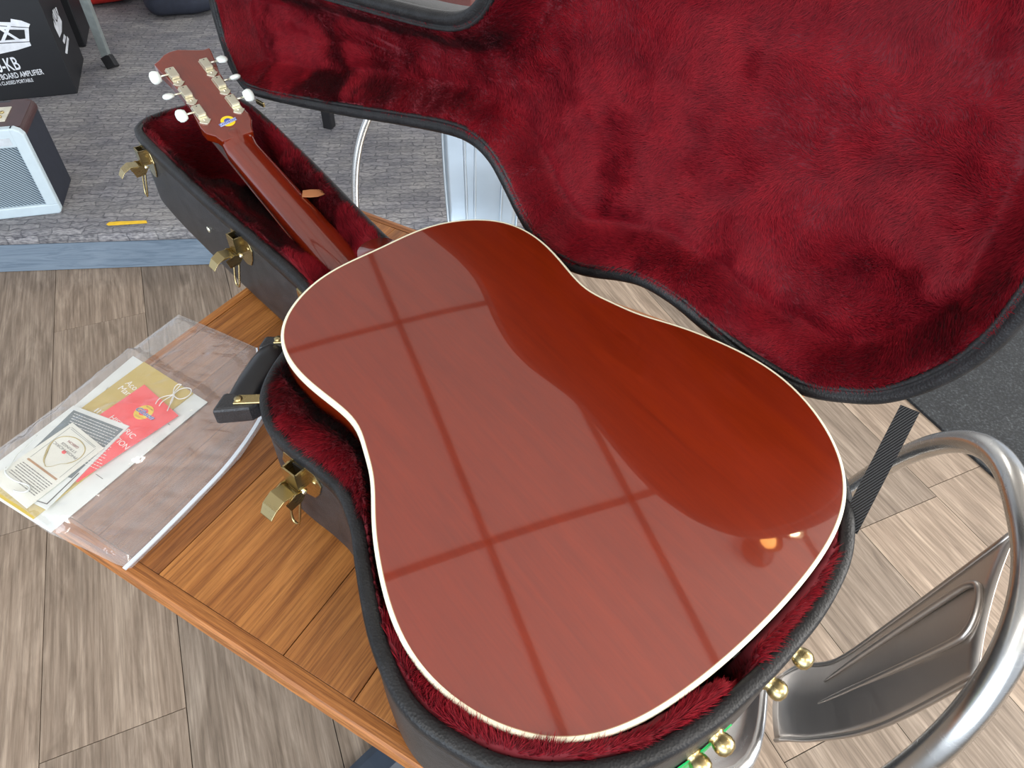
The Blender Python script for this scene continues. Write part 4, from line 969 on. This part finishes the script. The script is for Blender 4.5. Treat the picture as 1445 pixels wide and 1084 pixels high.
def fpatch(name, pp, mat, par, fnc=fpx, lift=.001): 
    P = [fnc(x, y, lift) for x, y in pp]; nrm = fn if fnc is fpx else -dirL
    n = len(P); V = P+[p+nrm*.0006 for p in P]; return fix(mobj(name, V, [tuple(range(n)), tuple(range(2*n-1, n-1, -1))]+[(i, (i+1) % n, n+(i+1) % n, n+i) for i in range(n)], mat, par))
MWC = plain('white_carton_print', (.72, .76, .82), .5)
lg = fpatch('logo_frame', [(-60, 36), (0, 31), (15, 31.5), (15, 26.5), (30, 29), (42.5, 34), (40.5, 39), (41.5, 58), (44, 64.5), (25, 70.5), (0, 76), (-60, 84)], MWC, bx)
fpatch('logo_line', [(-60, 40), (0, 36), (40.5, 38.6), (40.5, 39.4), (0, 37), (-60, 41)], MBKM, lg, lift=.0018)
fpatch('logo_line', [(-60, 66), (0, 60.5), (42, 58.3), (42, 59.2), (0, 61.7), (-60, 67)], MBKM, lg, lift=.0018)
fpatch('logo_field', [(-60, 46), (0, 41.5), (34.5, 42.0), (36, 54.5), (0, 57.5), (-60, 62)], MBKM, lg, lift=.0018)
text('VOX', fpx(-52, 64, .0032), fpx(29, 55.5, .0032), .055, MWC, bx, fn, bold=.012)
text('50-KB', fpx(-10, 103.5, .0012), fpx(30, 97.5, .0012), .046, MWC, bx, fn, bold=.012)
text('KEYBOARD AMPLIFIER', fpx(-10, 114.5, .0012), fpx(62, 104.5, .0012), .020, MWC, bx, fn, bold=.012)
text('OUR CLASSED PORTABLE', fpx(-8, 122, .0012), fpx(47.5, 115, .0012), .013, MWC, bx, fn, bold=.01)
fpatch('side_logo', [(74, 14), (79, 10), (83, 22), (87, 30), (87, 45), (84, 53), (77, 38), (74, 22)], MWC, bx, spx)
text('VOX', spx(78.5, 38, .0022), spx(83.5, 22, .0022), .05, MBKM, bx, -dirL)
fpatch('side_lettering', [(90, 48), (93, 52), (91, 62), (88.5, 58)], MWC, bx, spx); fpatch('side_lettering', [(94.5, 51), (97, 55), (95, 76), (92, 75)], MWC, bx, spx)
# small practice amplifier with pale frame
aA = onp(87, 300); aB = onp(0, 309.5); aC = onp(111, 253); adl = aB-aA; adl /= np.linalg.norm(adl); adb = np.array([adl[1], -adl[0], 0]); adb = adb if adb[1] > 0 else -adb
AD = .205; AH = .272; AW = .36
am = thing('practice_amplifier', 'small guitar amplifier with pale blue frame and woven grille on the platform', 'amplifier', tuple(aA), math.atan2(-adl[1], -adl[0]))
# local axes: +x to the right (towards viewer's right), +y away; body spans x -AW..0, y 0..AD
def rprof(r, n=6):  # rounded top corner at x=0
    return [(-r+r*math.sin(a), AH-r+r*math.cos(a)) for a in np.linspace(0, PI/2, n)]
pts = [(-AW, 0), (0, 0)]+rprof(.022)[::-1]+[(-AW, AH)]
prism('cabinet', pts, 0, -AD+.02, MAN, am, frame=((0, .02, 0), (1, 0, 0), (0, 0, 1), (0, -1, 0)), bevel=.003)
top = prism('top_cover', [(-AW, 0), (-.002, 0), (-.002, .17), (-AW, .17)], AH-.001, AH+.0015, MAM, am, frame=((0, .02, 0), (1, 0, 0), (0, 1, 0), (0, 0, 1)), bevel=.001)
for k in range(5):
    a0_, a1_ = PI/2*k/5, PI/2*(k+1)/5
pr = [(-.06, AH+.0016)]+[(-.022+.0235*math.sin(a), AH-.022+.0235*math.cos(a)) for a in np.linspace(0, PI/2, 8)]+[(.0002, AH-.03), (-.01, AH-.03), (-.06, AH-.002)]
prism('corner_wrap', pr, -.001, -AD+.02, MAM, am, frame=((0, .02, 0), (1, 0, 0), (0, 0, 1), (0, -1, 0)))
fr_o = [(-AW-.002, -.0), (-.004, 0), (.004, .008), (.004, AH-.018), (-.004, AH-.004), (-.018, AH+.004), (-AW-.002, AH+.004)]
prism('front_frame', [(-AW, 0), (-.004, 0), (.004, .008), (.004, .034), (-AW, .034)], 0, .024, MAW, am, frame=((0, .02, 0), (1, 0, 0), (0, 0, 1), (0, -1, 0)), bevel=.004)
prism('front_frame', [(-.030, .03), (.004, .03), (.004, AH-.018), (-.004, AH-.004), (-.018, AH+.004), (-.030, AH+.004)], 0, .024, MAW, am, frame=((0, .02, 0), (1, 0, 0), (0, 0, 1), (0, -1, 0)), bevel=.004)
prism('front_frame', [(-AW, AH-.052), (-.026, AH-.052), (-.018, AH+.004), (-AW, AH+.004)], 0, .0235, MAW, am, frame=((0, .02, 0), (1, 0, 0), (0, 0, 1), (0, -1, 0)), bevel=.004)
prism('grille', [(-AW, .03), (-.028, .03), (-.028, AH-.05), (-AW, AH-.05)], 0, .014, MGR, am, frame=((0, .02, 0), (1, 0, 0), (0, 0, 1), (0, -1, 0)))
box('name_badge', -.10, -.036, -.0045, -.003, AH-.044, AH-.022, plain('silver_badge', (.5, .55, .6), .4), am)
cpn = box('control_panel', -AW, -.048, .055, .15, AH+.0016, AH+.004, plain('cream_control_panel', (.62, .60, .50), .4), am)
for x in (-.065, -.085):
    for y in (.08, .11): lathe('knob', [(.006, 0), (.006, .004), (.002, .005)], MBR, cpn, n=12, c=(x, y, AH+.004))
# folding stand leg, black crate, red cloth, navy bag
sA = at(158, 94, PZ); sB = at(108, -30, .50)
sd_ = thing('keyboard_stand', 'grey steel stand leg with black rubber foot behind the carton', 'stand', tuple(sA))
def flatbar(name, p, q, w, t_, mat, par, sidev=(1, 0, 0)):
    p, q = np.array(p, float), np.array(q, float); d = q-p; d /= np.linalg.norm(d); s_ = np.array(sidev, float); s_ -= (s_@d)*d; s_ /= np.linalg.norm(s_); u_ = np.cross(d, s_)
    V = [a+s_*x*w+u_*y*t_ for a in (p, q) for x, y in ((-1, -1), (1, -1), (1, 1), (-1, 1))]
    return fix(mobj(name, V, [(0, 1, 2, 3), (7, 6, 5, 4), (0, 4, 5, 1), (1, 5, 6, 2), (2, 6, 7, 3), (3, 7, 4, 0)], mat, par, bevel=.002))
sgd = np.array(at(149, 76, .19))-sA
flatbar('leg', (sgd[0], sgd[1], .04), np.array(sB)-sA, .0165, .012, MGL, sd_)
ftp = (np.array(sgd)*.0+np.array([sgd[0], sgd[1], .04]))
flatbar('rubber_foot', (.012, -.01, .0), ftp+np.array([0, 0, .0]), .021, .018, MBK, sd_)
qA = onp(122, 66)
cr_ = thing('black_crate', 'low black crate standing behind the carton under red cloth', 'crate', tuple(qA), math.atan2(-dirL[1], -dirL[0]))
box('crate_body', -.16, .0, .0, .25, 0, .26, MBKM, cr_, bevel=.004); boxes('crate_handle', [(-.11, -.05, -.006, 0, .19, .215)], MBK, cr_, bevel=.002)
rA = onp(98, 30); 
def blob(name, c, sx, sy, sz, mat, rz, amp, seed, label, cat):
    bm = bmesh.new(); bmesh.ops.create_cube(bm, size=2); bmesh.ops.subdivide_edges(bm, edges=bm.edges[:], cuts=7, use_grid_fill=True)
    for v_ in bm.verts:
        p = v_.co; s_ = 1/((abs(p.x)**6+abs(p.y)**6+abs(p.z)**6)**(1/6)); p = p*s_
        n_ = mnoise.noise(p*1.7+Vector((seed, 0, 0)))*amp; v_.co = Vector((p.x*sx*(1+n_), p.y*sy*(1+n_), (p.z*(1+n_*.6)+1)*sz))
        if v_.co.z < 0: v_.co.z = 0
    me = bpy.data.meshes.new(name); bm.to_mesh(me); bm.free(); o = link(name, me, mat, None, smooth=True, sub=1); o.location = c; o.rotation_euler = (0, 0, rz); return tag(o, label, cat)
blob('red_fabric_bag', (*(onp(135, 4)[:2]+np.array([-.05, .12])), PZ), .20, .22, .12, MRC, .5, .12, 3, 'bright red fabric bag at the top edge behind the grey stand leg', 'bag')
blob('navy_gig_bag', (*(onp(190, 22)[:2]+np.array([.17, .17])), PZ), .17, .2, .11, MNC, .5, .10, 9, 'navy soft bag at the top edge right of the red bag', 'bag')
# yellow tape strip on the carpet edge
ty = [at(150, 317, PZ), at(154, 314, PZ), at(165, 313, PZ), at(206.5, 311.5, PZ), at(208, 315, PZ), at(170, 317.5, PZ), at(153, 318.5, PZ)]
tp_ = flat('floor_tape', ty, MTA, None, .0012); tag(tp_, 'short yellow tape strip on the front edge of the carpeted platform', 'tape')
# leather bench with boxes, seen through the lid's neck cut-out
bz = .60; b0 = at(470, -1, bz); b1 = at(655, 24, bz); bdir = (b1-b0)/np.linalg.norm(b1-b0); bn_ = np.array([-bdir[1], bdir[0], 0])
bn = thing('leather_bench', 'mauve grey stitched leather bench seen above the lid neck', 'bench', tuple(np.array([b0[0], b0[1], 0])), math.atan2(bdir[1], bdir[0]))
BL = .62
prism('cushion', [(-.15, -.02), (BL-.05, -.02), (BL-.05, .30), (-.15, .30)], bz-.07, bz, MLE, bn, bevel=.012)
V, Fc = [], []
for k in range(60):
    x = -.12+k*.0115
    if x > BL-.07: break
    v, f = box_vf(x, x+.0075, .010, .0122, bz, bz+.0009, len(V)); V += v; Fc += f
o = mobj('stitching', V, Fc, MBK, bn); o['kind'] = 'stuff'
for x in (-.10, BL-.10):
    for y in (.02, .26): box('leg', x-.018, x+.018, y-.018, y+.018, .1405, bz-.07, MBK, bn, bevel=.003)
rb = thing('maroon_case', 'dark maroon case with cream label lying on the leather bench', 'case', tuple(np.array([b0[0], b0[1], bz])+bn_*.035), math.atan2(bdir[1], bdir[0]))
box('case_body', .10, .46, .012, .25, 0.001, .05, MWD, rb, bevel=.004); box('label', .13, .262, .0, .09, .002, .052, MPC, rb); 
wt = box('white_card', 0, .055, 0, .012, 0, .004, MPW); wt.location = tuple(at(632, 7.5, bz+.002)); wt.rotation_euler = (0, 0, math.atan2(bdir[1], bdir[0])); tag(wt, 'small white card at the right end of the leather bench', 'card')
